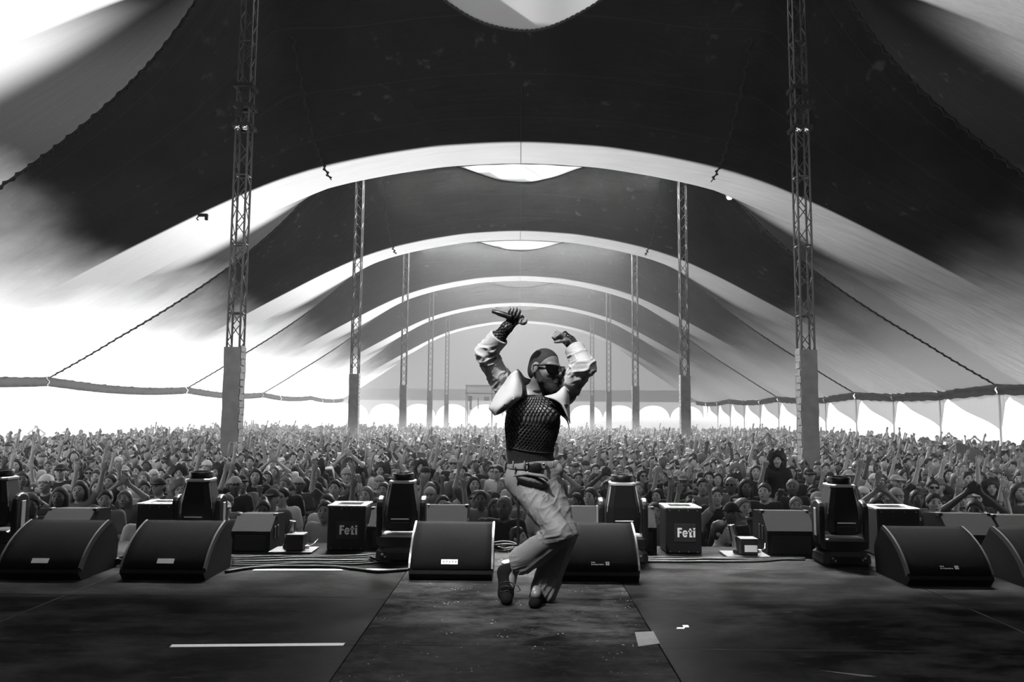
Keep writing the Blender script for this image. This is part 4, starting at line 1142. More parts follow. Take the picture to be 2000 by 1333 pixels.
        fs = [(j * (n + 1) + i, j * (n + 1) + i + 1, (j + 1) * (n + 1) + i + 1, (j + 1) * (n + 1) + i) for j in range(m_) for i in range(n)]
        mb.add(vs, fs); return mb
    lo = putmb('lens', cyl_lens(), m_lens, parent=sg)
    md_ = lo.modifiers.new('thickness', 'SOLIDIFY'); md_.thickness = .003; md_.offset = 1
    fr = MB()
    fr.tube([H(.042 + math.cos(a) * .0785, math.sin(a) * .082, .027 - .004 * (abs(a) / 1.25) ** 3) for a in np.linspace(-1.3, 1.3, 24)], .0042, n=6)
    for k in (-1, 1): fr.tube([H(.064, k * .081, .020), H(.03, k * .086, .016), H(-.01, k * .090, .012), H(-.03, k * .090, -.006)], (.006, .0055, .004, .003), n=6)
    fr.tube([H(.118, -.012, -.002), H(.122, 0, .004), H(.118, .012, -.002)], .0035, n=6)
    putmb('frame', fr, m_blk, parent=sg)
    st = MB(); st.tube([H(.110, .052, .030), H(.118, .030, .031)], .004, n=6); st.tube([H(.122, .012, .028), H(.125, -.012, .027)], .0035, n=6)
    putmb('metal_trim', st, m_chr, parent=sg)
    er = MB(); w = np.linspace(0, 2 * math.pi, 13)
    er.tube([H(-.008, -.093 - .006 * math.sin(a), -.040 + .008 * math.cos(a)) for a in w], .0022, n=6); er.tube([H(.0, -.094, .020), H(-.010, -.096, .010), H(-.012, -.096, -.012)], .003, n=6)
    putmb('earring', er, m_chr)

    # ---- net top: diamond mesh over the trunk, plus net sleeves at the wrists, and the ribbed waist band
    ax = [J(1040, 777, .02), chest, (waist + chest) / 2, J(1034, 876, .02)]
    putmb('net_top', net_on(T, ax, 36, 19, .004, .0034, rmax=.35), m_net)
    for nm, s, a, b, c in (('net_sleeve', AR, elR * .55 + wrR * .45, wrR, wr2 + fdir * .045), ('net_sleeve', AL, elL * .55 + wrL * .45, wrL, wrL + fl * .065)):
        sh = Shape(); sh.ops = [o for o in B.ops]
        putmb(nm, net_on(s, [a, b, c], 11, 16, .0035, .0026, rmax=.08), m_net)
    K = Shape(); K.ops = [o for o in T.ops]
    K.plane(J(1034, 872, 0), (0, 0, 1), .004); K.plane(J(1034, 907, 0), (0, 0, -1), .004)
    V, F = K.mesh(.005, grow=.004); N = vnormals(V, F)
    th = np.arctan2(V[:, 0] - waist[0], V[:, 1] - waist[1]); V = V + N * (.0012 * np.sin(th * 90))[:, None]
    put('waist_band', V, F, m_knit)

    nk = Shape(); nk.add(ell(neckb + [-.005, -.01, -.045], (.115, .085, .055), tw), .03); nk.add(rcone(neckb + [0, 0, -.03], H(-.025, 0, -.075), .070, .060), .03)  # band added, its black stands for the shade under the chin
    nk.plane(J(1040, 765, 0), (-.12, 0, 1), .004); nk.plane(J(1040, 786, 0), (0, 0, -1), .004)
    V, F = nk.mesh(.005, grow=.006); put('neck_shade_band', V, F, m_knit)

    # ---- trousers: wide straight legs, bunched at hip and knee
    hemR, hemL = J(1004, 1106, .07), J(1064, 1150, .03)
    P = Shape()
    P.add(ell(pelv + [0, .0, -.005], (.157, .118, .105), tw), .05); P.add(ell(J(1044, 907, .03), (.158, .112, .05), tw), .04)
    P.add(rcone(hipR, kneR, .102, .074), .05); P.add(rcone(hipL, kneL, .098, .071), .05)
    P.add(rcone(kneR, hemR, .078, .088), .03); P.add(rcone(kneL, hemL, .076, .086), .03)
    P.add(ell(J(1091, 917, .02), (.026, .05, .036), basis((1, .2, .35), (0, 0, 1))), .03)                  # hip pocket standing open
    P.add(ell(kneR + [.045, -.0, -.02], (.035, .03, .045)), .03)          # cloth standing off the knee
    P.add(ell(J(1040, 938, -.11), (.11, .035, .03), basis((1, 0, -.28), (0, 0, 1))), .03)
    P.plane(J(1034, 902, 0), (0.02, 0, 1), .004)
    nR, nL = nrm(hemR - kneR), nrm(hemL - kneL)
    P.cut(rcone(hemR + nR * .03, hemR + nR * .16, .12, .12), .004); P.plane(hemL + nL * .055, nL * .6 + np.array([0, 0, -.8]), .004)
    V, F = P.mesh(.0055); V = relax(V, F, 1, .4); N = vnormals(V, F)
    V = creases(V, N, hipR + [0, 0, .06], kneR, .007, 130, .13, seed=1, slant=.7); V = creases(V, N, hipR * .25 + kneR * .75, kneR * .8 + hemR * .2, .009, 150, .06, seed=2)
    V = creases(V, N, hipL, kneL, .006, 90, .16, seed=3, slant=.9); V = creases(V, N, kneR * .3 + hemR * .7, hemR, .005, 70, .08, seed=4, slant=2.5)
    V = creases(V, N, kneL * .3 + hemL * .7, hemL, .008, 60, .10, seed=5, slant=3.0)
    for kn, hm in ((kneR, hemR), (kneL, hemL)):             # pressed crease down the front of each leg
        t = nrm(hm - kn); q = V - kn; sd = q @ t; fr = nrm(np.array([.55, -1, 0]) - t * (np.array([.55, -1, 0]) @ t)); sw = np.cross(t, fr); off = q @ sw; fd = q @ fr
        V = V + fr * (.010 * np.exp(-(off / .012) ** 2) * (fd > .02) * (sd > .02) * (sd < np.linalg.norm(hm - kn) + .04))[:, None]
    V = V + N * (.005 * vnoise(V * 8))[:, None]
    tr = put('trousers', V, F, m_trou)
    wb = MB(); 
    K2 = Shape(); K2.add(ell(J(1044, 907, .03), (.158, .112, .05), tw), .04); K2.add(ell(pelv + [0, .0, -.005], (.166, .122, .105), tw), .05)
    K2.plane(J(1034, 901, 0), (0.02, 0, 1), .003); K2.plane(J(1034, 914, 0), (0.02, 0, -1), .003)
    V, F = K2.mesh(.005, grow=.006); put('waistband', V, F, m_trou, parent=tr)
    for px in (1002, 1024, 1066, 1080):
        p = J(px, 908, -.10); b_ = MB().bbox(tuple(p), (.010, .02, .045), .003); putmb('belt_loop', b_, m_trou, parent=tr)
    fl_ = MB().bbox(tuple(J(1044, 913, -.105)), (.085, .016, .058), .006, rot=Matrix.Rotation(.08, 3, 'Y')); putmb('fly_flap', fl_, m_blk, parent=tr)
    for px, py in ((1062, 908), (1029, 907)):
        s_ = MB().lathe([(.001, -.006), (.009, -.005), (.010, 0), (.006, .004), (.001, .005)], 12, tuple(J(px, py, -.122)), rot=Matrix.Rotation(R(90), 3, 'X')); putmb('stud', s_, m_chr, parent=tr)
    pf = MB(); pts = [J(1003, 930, -.12), J(1030, 926, -.145), J(1062, 931, -.15), J(1070, 940, -.15)]
    pf.tube(pts, (.006, .011, .012, .006), n=6); putmb('pocket_welt', pf, m_trou, parent=tr)

    # ---- shoes and socks
    toeR, heelR = J(990, 1174, .0), J(986, 1108, .10)
    Sh = Shape(); d = nrm(toeR - heelR)
    Sh.add(rcone(J(987, 1120, .07), J(988, 1160, .0), .048, .046), .03); Sh.add(rcone(J(988, 1160, .0), np.array([J(990, 1172, -.06)[0], PD - .07, .034]), .044, .036), .03)
    Sh.add(rcone(ankR, J(987, 1118, .08), .045, .046), .03); Sh.plane((0, 0, 0.001), (0, 0, -1), .006)
    V, F = Sh.mesh(.005); put('shoe', V, F, m_shoe)
    Sh = Shape(); a = J(1053, 1158, .08); t = np.array([a[0] - .035, PD - .14, .032])
    Sh.add(rcone([a[0], a[1], .042], [a[0] - .015, PD - .02, .042], .043, .044), .03); Sh.add(rcone([a[0] - .015, PD - .02, .040], t, .044, .036), .03)
    Sh.add(rcone(ankL, [a[0], a[1], .05], .046, .044), .03); Sh.plane((0, 0, 0.001), (0, 0, -1), .006)
    V, F = Sh.mesh(.005); put('shoe', V, F, m_shoe)
    lc = MB()
    for k in range(3): lc.tube([J(976, 1140 + 9 * k, -.045), J(990, 1136 + 9 * k, -.06), J(1003, 1141 + 9 * k, -.045)], .0035, n=5)
    lc.tube([J(1000, 1140, -.05), J(1012, 1146, -.06), J(1016, 1154, -.05), J(1010, 1156, -.05)], .004, n=5); putmb('shoe_lace', lc, m_blk)
    Sk = Shape(); Sk.add(rcone(ankL * .75 + kneL * .25, ankL + [-.012, -.03, -.02], .042, .042), .01); V, F = Sk.mesh(.006); put('sock', V, F, m_sock)

    # ---- jacket: bunched sleeves, back yoke, two front panels hanging open, collar, buttons
    jk = empty('jacket'); jk.parent = root
    def sleeve(sh, el, wr, cuff, seed):
        s = Shape(); s.add(rcone(sh * .93 + el * .07, el, .082, .066), .03); s.add(rcone(el, el * (1 - cuff) + wr * cuff, .065, .066), .015)
        n = nrm(wr - el); s.plane(el * (1 - cuff) + wr * cuff, n, .004)
        ce = el * (1 - cuff) + wr * cuff; s.cut(rcone(ce - n * .035, wr + n * .1, .048, .062), .004)
        V, F = s.mesh(.005); N = vnormals(V, F); N = N * np.clip(((ce - V) @ n - .015) / .05, 0, 1)[:, None]
        V = creases(V, N, sh * .35 + el * .65, el * .6 + wr * .4, .016, 150, .10, seed=seed); N = vnormals(V, F) * np.clip(((ce - V) @ n - .015) / .05, 0, 1)[:, None]
        V = creases(V, N, sh, sh * .4 + el * .6, .012, 110, .09, seed=seed + 5); V = V + N * (.004 * vnoise(V * 11 + seed))[:, None]
        V = relax(V, F, 1, .2)
        put('sleeve', V, F, m_jack, parent=jk)
    sleeve(shR, elR, wrR, .66, 3); sleeve(shL, elL, wrL, .72, 8)
    Y = Shape(); Y.add(ell(chest + [0, .055, .07], (.185, .09, .11), tw), .04); Y.add(rcone(shR + [0, .02, .0], shL + [0, .02, .0], .088), .05)
    Y.cut(ell(chest + [0, -.11, .03], (.15, .13, .2)), .03); Y.cut(rcone(neckb + [0, -.02, -.05], neckb + [.02, -.05, .2], .078, .09), .02)
    Y.plane(chest + [0, 0, -.02], (0, 0, -1), .01)
    V, F = Y.mesh(.006); N = vnormals(V, F); V = V + N * (.004 * vnoise(V * 10))[:, None]; put('yoke', V, F, m_jack, parent=jk)
    def patch(name, rows, m, th=.006, smooth_n=8, parent=jk, bulge=0.0):
        """cloth panel lofted through rows of points, with thickness"""
        Rw = [np.array(r, float) for r in rows]; n = smooth_n
        def cr(pts, m_):
            pts = np.array(pts); q = np.linspace(0, len(pts) - 1, m_); i = np.clip(q.astype(int), 0, len(pts) - 2); t = (q - i)[:, None]
            p0 = pts[np.clip(i - 1, 0, None)]; p1 = pts[i]; p2 = pts[i + 1]; p3 = pts[np.clip(i + 2, None, len(pts) - 1)]
            return .5 * (2 * p1 + (p2 - p0) * t + (2 * p0 - 5 * p1 + 4 * p2 - p3) * t * t + (3 * p1 - p0 - 3 * p2 + p3) * t ** 3)
        G = np.array([cr(r, 15) for r in Rw]); G = np.array([cr(G[:, j], 22) for j in range(15)]).transpose(1, 0, 2)
        a, b = G.shape[:2]; V = G.reshape(-1, 3); V = V + np.stack([0 * V[:, 0], .004 * vnoise(V * 18), 0 * V[:, 0]], 1)
        Iq = np.arange(a * b).reshape(a, b); F = np.stack([Iq[:-1, :-1], Iq[:-1, 1:], Iq[1:, 1:], Iq[1:, :-1]], -1).reshape(-1, 4)
        o = put(name, V, F, m, parent=parent); s = o.modifiers.new('thickness', 'SOLIDIFY'); s.thickness = th; s.offset = 0
        return o
    # panel on his right (left in the frame): from shoulder to the flared hem corner
    patch('front_panel', [
        [J(984, 748, -.04), J(997, 732, -.08), J(1008, 724, -.07), J(1014, 728, -.03)],
        [J(972, 766, -.08), J(990, 758, -.14), J(1008, 752, -.15), J(1020, 756, -.10)],
        [J(961, 784, -.11), J(982, 776, -.18), J(1003, 772, -.19), J(1019, 774, -.15)],
        [J(955, 797, -.13), J(974, 791, -.20), J(993, 787, -.20), J(1008, 785, -.16)],
        [J(960, 804, -.14), J(970, 801, -.20), J(982, 798, -.20), J(996, 795, -.16)],
        [J(966, 812, -.14), J(970, 811, -.18), J(977, 808, -.18), J(985, 803, -.15)]], m_jack)
    patch('front_panel', [
        [J(1094, 768, -.03), J(1101, 752, -.05), J(1106, 742, -.05), J(1112, 745, -.02)],
        [J(1076, 772, -.10), J(1091, 768, -.12), J(1103, 764, -.11), J(1112, 764, -.05)],
        [J(1063, 775, -.13), J(1085, 777, -.15), J(1101, 778, -.14), J(1112, 778, -.07)],
        [J(1076, 778, -.14), J(1092, 785, -.16), J(1104, 789, -.14), J(1112, 792, -.07)],
        [J(1092, 786, -.15), J(1101, 795, -.16), J(1107, 801, -.14), J(1112, 806, -.08)],
        [J(1108, 812, -.15), J(1110, 818, -.15), J(1112, 823, -.13), J(1113, 828, -.10)]], m_jack)
    patch('jacket_facing', [
        [J(1064, 776, -.115), J(1080, 779, -.12), J(1094, 784, -.12)],
        [J(1085, 784, -.10), J(1097, 796, -.11), J(1106, 808, -.12)],
        [J(1093, 808, -.09), J(1103, 814, -.11), J(1111, 828, -.12)],
        [J(1108, 820, -.11), J(1111, 830, -.12), J(1112, 841, -.13)]], m_lining, th=.004)
    patch('collar', [
        [J(1010, 722, -.06), J(1016, 728, -.02), J(1024, 738, .06), J(1038, 742, .11)],
        [J(1017, 742, -.09), J(1022, 746, -.04), J(1028, 752, .05), J(1038, 757, .10)],
        [J(1022, 762, -.10), J(1025, 764, -.05), J(1030, 768, .04), J(1040, 772, .09)],
        [J(1016, 780, -.12), J(1024, 779, -.07), J(1032, 780, .03), J(1042, 782, .09)]], m_lining, th=.012)
    patch('collar', [
        [J(1070, 730, .11), J(1088, 722, .06), J(1098, 716, .0), J(1103, 720, -.03)],
        [J(1070, 746, .11), J(1090, 740, .05), J(1101, 738, -.02), J(1105, 742, -.05)],
        [J(1068, 764, .10), J(1088, 760, .04), J(1100, 758, -.04), J(1104, 762, -.07)]], m_lining, th=.012)
    patch('collar_edge', [
        [J(1100, 716, -.035), J(1104, 722, -.05), J(1107, 731, -.055)],
        [J(1103, 736, -.06), J(1106, 741, -.07), J(1109, 747, -.065)],
        [J(1103, 760, -.085), J(1106, 763, -.09), J(1110, 766, -.08)]], m_jack, th=.010)
    for px, py, dy, mm in ((1001.5, 777.5, -.195, m_jack), (985.5, 793.5, -.205, m_blk), (1105, 793, -.155, m_blk)):
        b_ = MB().lathe([(.001, -.007), (.013, -.006), (.0145, 0), (.012, .005), (.007, .004), (.001, .0035)], 16, tuple(J(px, py, dy)), rot=Matrix.Rotation(R(90), 3, 'X')); putmb('button', b_, mm, parent=jk)

    # ---- the microphone is held, a thing of its own
    mc = empty('microphone', tuple(mic0)); tag(mc, 'black handheld microphone with pale ball grille in performer\'s raised hand', 'microphone')
    q = Vector(md).to_track_quat('Z', 'Y').to_matrix(); L_ = np.linalg.norm(mic1 - mic0)
    MB().lathe([(.004, 0), (.0125, .002), (.0135, .03), (.0175, .045), (.0185, .08), (.0205, L_ * .86), (.021, L_ * .9)], 20, rot=q).build('handle', m_blk, mc, 40)
    mg = mat('microphone_mesh', 0.45, 0.35, metal=0.6, bump=0.8, bscale=500)
    MB().lathe([(.020, L_ * .88), (.0245, L_ * .91), (.0265, L_ * .97), (.0275, L_ * 1.0), (.026, L_ * 1.06), (.020, L_ * 1.11), (.010, L_ * 1.14), (.001, L_ * 1.145)], 24, rot=q).build('grille', mg, mc, 60)
    MB().lathe([(.0255, L_ * .965), (.0285, L_ * .968), (.0285, L_ * .99), (.0255, L_ * .993)], 24, rot=q).build('collar_ring', m_chr, mc, 40)
    return root
build_performer()

# ------------------------------------------------------------------ the crowd
m_sk = [mat('crowd_skin_pale', .42, .55), mat('crowd_skin_mid', .30, .55), mat('crowd_skin_dark', .10, .5)]
m_cl = [mat('crowd_cloth_black', .012, .85), mat('crowd_cloth_dark', .04, .85), mat('crowd_cloth_grey', .13, .85), mat('crowd_cloth_light', .34, .85), mat('crowd_cloth_white', .60, .85)]
cl_word = ['black', 'dark', 'grey', 'light', 'white']
m_hr = [mat('crowd_hair_black', .008, .6), mat('crowd_hair_brown', .03, .55), mat('crowd_hair_fair', .16, .5)]
hr_word = ['black', 'dark', 'fair']
m_eye = mat('crowd_eyes', .01, .3)

def fist(s, w, d, open_):
    """small hand on a crowd arm: palm, four fingers, thumb"""
    d = nrm(d); u = np.array([0, -1.0, 0]); n = nrm(u - d * (u @ d)) if abs(d @ u) < .95 else np.array([0, 0, 1.0]); c = np.cross(d, n)
    M = np.stack([d, c, n], 1)
    s.add(slab(w + d * .045, (.045, .038, .015), M, .012), .02)
    for i, b in enumerate((-.029, -.010, .010, .029)):
        L = (.060, .075, .080, .070)[i]
        p = w + d * .085 + c * b
        if open_: s.add(rcone(p, p + d * L + c * b * .55, .0095, .008), .004)
        else:
            e = p + d * .028 + n * .012; s.add(rcone(p, e, .0105, .010), .004); s.add(rcone(e, e - d * .012 + n * .032, .010, .009), .004)
    q = w + d * .03 + c * .034; s.add(rcone(q, q + d * .045 + c * .026 + n * .008, .012, .009), .008)

POSES = {
    'both arms down': (((-.24, .02, 1.12), (-.22, -.10, .88)), ((.24, .02, 1.12), (.22, -.10, .88)), False),
    'right arm raised': (((-.27, -.10, 1.56), (-.22, -.14, 1.82)), ((.24, .0, 1.12), (.20, -.16, .94)), True),
    'left arm raised': (((-.24, .0, 1.12), (-.20, -.16, .94)), ((.25, -.08, 1.60), (.30, -.12, 1.86)), True),
    'both arms raised': (((-.30, -.06, 1.58), (-.26, -.12, 1.84)), ((.30, -.06, 1.58), (.27, -.12, 1.84)), True),
    'hands clapped overhead': (((-.28, -.10, 1.60), (-.06, -.16, 1.80)), ((.28, -.10, 1.60), (.06, -.16, 1.80)), True),
    'both hands held up in front': (((-.22, -.14, 1.22), (-.07, -.34, 1.42)), ((.22, -.14, 1.22), (.07, -.34, 1.42)), False),
    'hands folded at chest': (((-.25, -.06, 1.12), (-.05, -.24, 1.20)), ((.25, -.06, 1.12), (.05, -.24, 1.20)), False),
    'right fist bent up': (((-.28, -.12, 1.24), (-.24, -.26, 1.50)), ((.24, .02, 1.12), (.22, -.10, .88)), False),
    'left fist bent up': (((-.24, .02, 1.12), (-.22, -.10, .88)), ((.28, -.12, 1.24), (.26, -.26, 1.50)), False),
    'arms thrown wide': (((-.40, -.08, 1.44), (-.50, -.12, 1.70)), ((.40, -.08, 1.44), (.52, -.12, 1.68)), True),
}
def person_shapes(pose, slim=1.0, turn=0.0, pitch=0.0, sit=False):
    """local figure facing -y, 1.72 m tall"""
    A = np.array; (eR, wR), (eL, wL), op = [POSES[pose][i] for i in range(3)]
    eR, wR, eL, wL = A(eR, float), A(wR, float), A(eL, float), A(wL, float)
    sR, sL = A([-.18 * slim, 0, 1.40]), A([.18 * slim, 0, 1.40])
    if eR[2] > 1.5: sR[2] += .035
    if eL[2] > 1.5: sL[2] += .035
    Bd, Sh, Tr = Shape(), Shape(), Shape()
    for s, g in ((Bd, 0), (Sh, .016)):
        s.add(ell((0, .01, .98), (.150 * slim + g, .105 + g, .12)), .05); s.add(ell((0, .0, 1.14), (.132 * slim + g, .095 + g, .15)), .06); s.add(ell((0, .0, 1.29), (.158 * slim + g, .108 + g, .15)), .06)
        s.add(rcone(sR + [.04, 0, -.02], sL + [-.04, 0, -.02], .062 + g), .06)
        s.add(rcone(sR, eR if s is Bd else sR * .35 + eR * .65, .052 + g, .041 + g * 1.4), .035); s.add(rcone(sL, eL if s is Bd else sL * .35 + eL * .65, .052 + g, .041 + g * 1.4), .035)
    Sh.plane((0, 0, .90), (0, 0, -1), .006); Sh.cut(rcone((0, -.02, 1.47), (0, -.03, 1.7), .068, .07), .01)
    Sh.plane(sR * .35 + eR * .65, nrm(eR - sR), .006) if False else None
    for e, w in ((eR, wR), (eL, wL)):
        Bd.add(rcone(e, w, .040, .026), .02); fist(Bd, w, nrm((w - e) * .8 + A([0, -.02, .02])), op)
    hc = A([0, -.035, 1.585]); Rz = np.array(Matrix.Rotation(turn, 3, 'Z') @ Matrix.Rotation(pitch, 3, 'X')); hq = lambda x, y, z: hc + Rz @ A([x, y, z])
    Bd.add(rcone((0, .01, 1.40), hq(0, .02, -.05), .056, .052), .035)
    Bd.add(ell(hq(0, .012, .028), (.076, .093, .090), Rz), .03); Bd.add(ell(hq(0, -.032, -.042), (.058, .062, .076), Rz), .04); Bd.add(ell(hq(0, -.07, -.098), (.024, .022, .02), Rz), .025)
    Bd.add(rcone(hq(0, -.088, .012), hq(0, -.110, -.022), .009, .013), .012)
    for k in (-1, 1):
        Bd.cut(ell(hq(k * .031, -.098, .008), (.019, .016, .012), Rz), .012); Bd.add(ell(hq(k * .031, -.079, .008), (.013, .012, .011), Rz), .004); Bd.add(ell(hq(k * .040, -.062, -.022), (.024, .028, .022), Rz), .02); Bd.add(ell(hq(k * .077, .008, -.005), (.010, .022, .030), Rz), .008)
    Bd.add(ell(hq(0, -.090, -.055), (.024, .012, .007), Rz), .006); Bd.add(ell(hq(0, -.088, -.068), (.021, .012, .008), Rz), .006)
    for k in (-1, 1):
        h, kn, an = A([k * .085, .01, .92]), A([k * .095, -.02, .50]), A([k * .10, .03, .09])
        if sit: kn, an = A([k * .11, -.36, .84]), A([k * .11, -.34, .46])
        Bd.add(rcone(h, kn, .080, .055), .04); Bd.add(rcone(kn, an, .053, .036), .03); Bd.add(rcone(an + [0, .01, -.04], an + [0, -.15, -.055], .042, .034), .03)
        Tr.add(rcone(h, kn, .098, .074), .04); Tr.add(rcone(kn, an, .072, .066), .03)
    Tr.add(ell((0, .01, .95), (.165 * slim, .122, .10)), .04); Tr.plane((0, 0, .99), (0, 0, 1), .006)
    if not sit: Tr.plane((0, 0, .05), (0, 0, -1), .006)
    return Bd, Sh, Tr, hq, Rz, (eR, wR, eL, wL)
def hair_shape(kind, hq, Rz):
    s = Shape(); A = np.array
    face = ell(hq(0, -.078, -.028), (.070, .082, .092), Rz)
    if kind in ('short', 'bun', 'long', 'curly'):
        s.add(ell(hq(0, .014, .032), (.085, .102, .098), Rz), .02)
        s.add(ell(hq(0, .045, -.02), (.074, .062, .07), Rz), .03)
        s.cut(face, .012)
    if kind == 'bun': s.add(ell(hq(0, .05, .135), (.045, .045, .04), Rz), .015)
    if kind == 'long':
        for k in (-1, 1): s.add(rcone(hq(k * .072, .02, .02), hq(k * .092, .02, -.24), .026, .036), .03)
        s.add(rcone(hq(0, .06, 0), hq(0, .075, -.27), .075, .07), .04); s.cut(face, .012)
    if kind == 'curly':
        for i in range(60):
            a = i * 2.399; z = .15 - .40 * i / 60; r = .080 + .045 * math.sin(math.pi * min(1, i / 46)); q = hq(math.cos(a) * r, .035 + math.sin(a) * r * .7, z)
            s.add(ell(q, (.042, .042, .045)), .012)
        s.cut(ell(hq(0, -.10, -.03), (.062, .10, .085), Rz), .012)
    if kind in ('cap', 'backcap', 'beanie', 'bucket'):
        s.add(ell(hq(0, .010, .040), (.089, .107, .094), Rz), .01); s.plane(hq(0, 0, .032), Rz @ A([0, .12, -1.0]), .004)
        if kind == 'cap': s.add(slab(hq(0, -.135, .045), (.068, .062, .010), Rz @ np.array(Matrix.Rotation(.18, 3, 'X')), .008), .012)
        if kind == 'backcap': s.add(slab(hq(0, .14, .035), (.068, .055, .010), Rz @ np.array(Matrix.Rotation(.3, 3, 'X')), .008), .012)
        if kind == 'bucket':
            for i in range(16):
                a = i * math.pi / 8; s.add(rcone(hq(math.cos(a) * .083, .01 + math.sin(a) * .10, .045), hq(math.cos(a) * .125, .01 + math.sin(a) * .145, .012), .008), .02)
    if kind == 'flatring': pass
    return s
def cap_hair(hq, Rz):
    s = Shape(); s.add(ell(hq(0, .03, .0), (.083, .085, .075), Rz), .02); s.cut(ell(hq(0, -.07, -.03), (.066, .085, .09), Rz), .012); s.plane(hq(0, 0, .05), Rz @ np.array([0, 0, 1.0]), .004); return s

def sm(shape, vox, n_target, name, m, rough=0.0):
    V, F = shape.mesh(vox)
    if rough: N = vnormals(V, F); V = V + N * (rough * (vnoise(V * np.array([55, 55, 22])) + .6 * vnoise(V * 95)))[:, None]
    me = np_mesh(name, V, F, m)
    return decimate(me, min(1.0, n_target / (2.0 * len(F))))
variants = []
pose_list = list(POSES)
vr = random.Random(5)
for i, pz in enumerate(pose_list):
    turn = (-.25, .2, 0, .12, -.1, .05, .3, -.35, .15, -.05)[i]
    Bd, Sh, Tr, hq, Rz, arms = person_shapes(pz, slim=(.96, 1.03, .92, 1.0, .95, .9, .94, 1.05, .97, 1.02)[i], turn=turn, pitch=-.12)
    eyes = MB()
    for k in (-1, 1): eyes.lathe([(.001, -.004), (.0085, -.002), (.0085, .002), (.001, .004)], 8, tuple(hq(k * .031, -.0900, .008)), rot=Matrix.Rotation(R(90), 3, 'X'))
    for k in (-1, 1): eyes.tube([tuple(hq(k * .016, -.097, .027)), tuple(hq(k * .032, -.097, .032)), tuple(hq(k * .049, -.086, .026))], .0042, n=4)
    eyes.tube([tuple(hq(-.021, -.097, -.0625)), tuple(hq(0, -.1035, -.0615)), tuple(hq(.021, -.097, -.0625))], .0032, n=4)
    shades = MB()
    for k in (-1, 1):
        shades.bbox(tuple(hq(k * .034, -.098, .008)), (.056, .012, .036), .006, rot=Matrix([list(r_) for r_ in Rz]))
        shades.tube([tuple(hq(k * .062, -.094, .014)), tuple(hq(k * .082, .01, .012))], .004, n=4)
    variants.append(dict(pose=pz, arms=arms, hq=hq, Rz=Rz,
        body=sm(Bd, .0125, 3000, 'body', m_sk[0]), shirt=sm(Sh, .018, 640, 'shirt', m_cl[0]), trousers=sm(Tr, .022, 420, 'trousers', m_cl[1]),
        eyes=eyes.mesh('eyes', m_eye), shades=shades.mesh('sunglasses', m_eye),
        heads={k: sm(hair_shape(k, hq, Rz), .013, 380 if k not in ('curly', 'long') else 560, 'hair', m_hr[0], .007 if k in ('short', 'bun', 'long', 'curly') else 0) for k in ('short', 'bun', 'long', 'curly', 'cap', 'backcap', 'bucket', 'beanie')},
        under=sm(cap_hair(hq, Rz), .014, 160, 'hair', m_hr[0])))

def slot(o, m):
    o.material_slots[0].link = 'OBJECT'; o.material_slots[0].material = m
HEADW = {'short': 'short {h} hair', 'bun': '{h} hair in a top bun', 'long': 'long {h} hair', 'curly': 'big curly {h} hair', 'cap': '{c} peaked cap', 'backcap': '{c} cap worn backwards', 'bucket': '{c} bucket hat', 'beanie': '{c} beanie'}
people = []
def make_person(X, Y, v, head, sk, cl, tr, hr, capc, rz, scale, shades=False, z=GZ, group='festival crowd in front of the stage'):
    V = variants[v]; o = empty('person', (X, Y, z), rz); o.scale = (scale,) * 3
    b = link_obj('body', V['body'], o); slot(b, m_sk[sk])
    s = link_obj('shirt', V['shirt'], o); slot(s, m_cl[cl])
    t = link_obj('trousers', V['trousers'], o); slot(t, m_cl[tr])
    if head in ('cap', 'backcap', 'bucket', 'beanie'):
        c = link_obj('hat', V['heads'][head], o); slot(c, m_cl[capc]); u = link_obj('hair', V['under'], o); slot(u, m_hr[hr])
    else:
        c = link_obj('hair', V['heads'][head], o); slot(c, m_hr[hr])
    ey = link_obj('sunglasses' if shades else 'facial_features', V['shades'] if shades else V['eyes'], o)
    if not shades: ey['kind'] = 'stuff'
    tag(o, None, 'person', group)
    hw = HEADW[head].format(h=hr_word[hr], c=cl_word[capc])
    hz = z + 1.60 * scale; px, py = proj((X, Y, hz))
    people.append(dict(o=o, hw=hw, pose=V['pose'], cl=cl_word[cl], px=px, py=py, Y=Y, shades=shades))
    return o
cr = random.Random(21)
def rnd_person(X, Y):
    pw = [(0, 34), (1, 5), (2, 5), (3, 3), (4, 3), (5, 5), (6, 12), (7, 7), (8, 7), (9, 0)]
    v = cr.choices([a for a, _ in pw], [b for _, b in pw])[0]
    head = cr.choices(['short', 'bun', 'long', 'curly', 'cap', 'backcap', 'bucket', 'beanie'], [34, 7, 22, 6, 11, 6, 6, 3])[0]
    return make_person(X, Y, v, head, cr.choices([0, 1, 2], [5, 4, 2])[0], cr.choices(range(5), [8, 5, 5, 3, 3])[0], cr.choices([0, 1, 2, 3], [4, 4, 2, 1])[0],
        cr.choices([0, 1, 2], [5, 4, 3])[0], cr.choices(range(5), [3, 3, 3, 4, 4])[0], cr.uniform(-.35, .35) - math.atan2(X, Y) * .6, cr.uniform(.93, 1.06), cr.random() < .12)
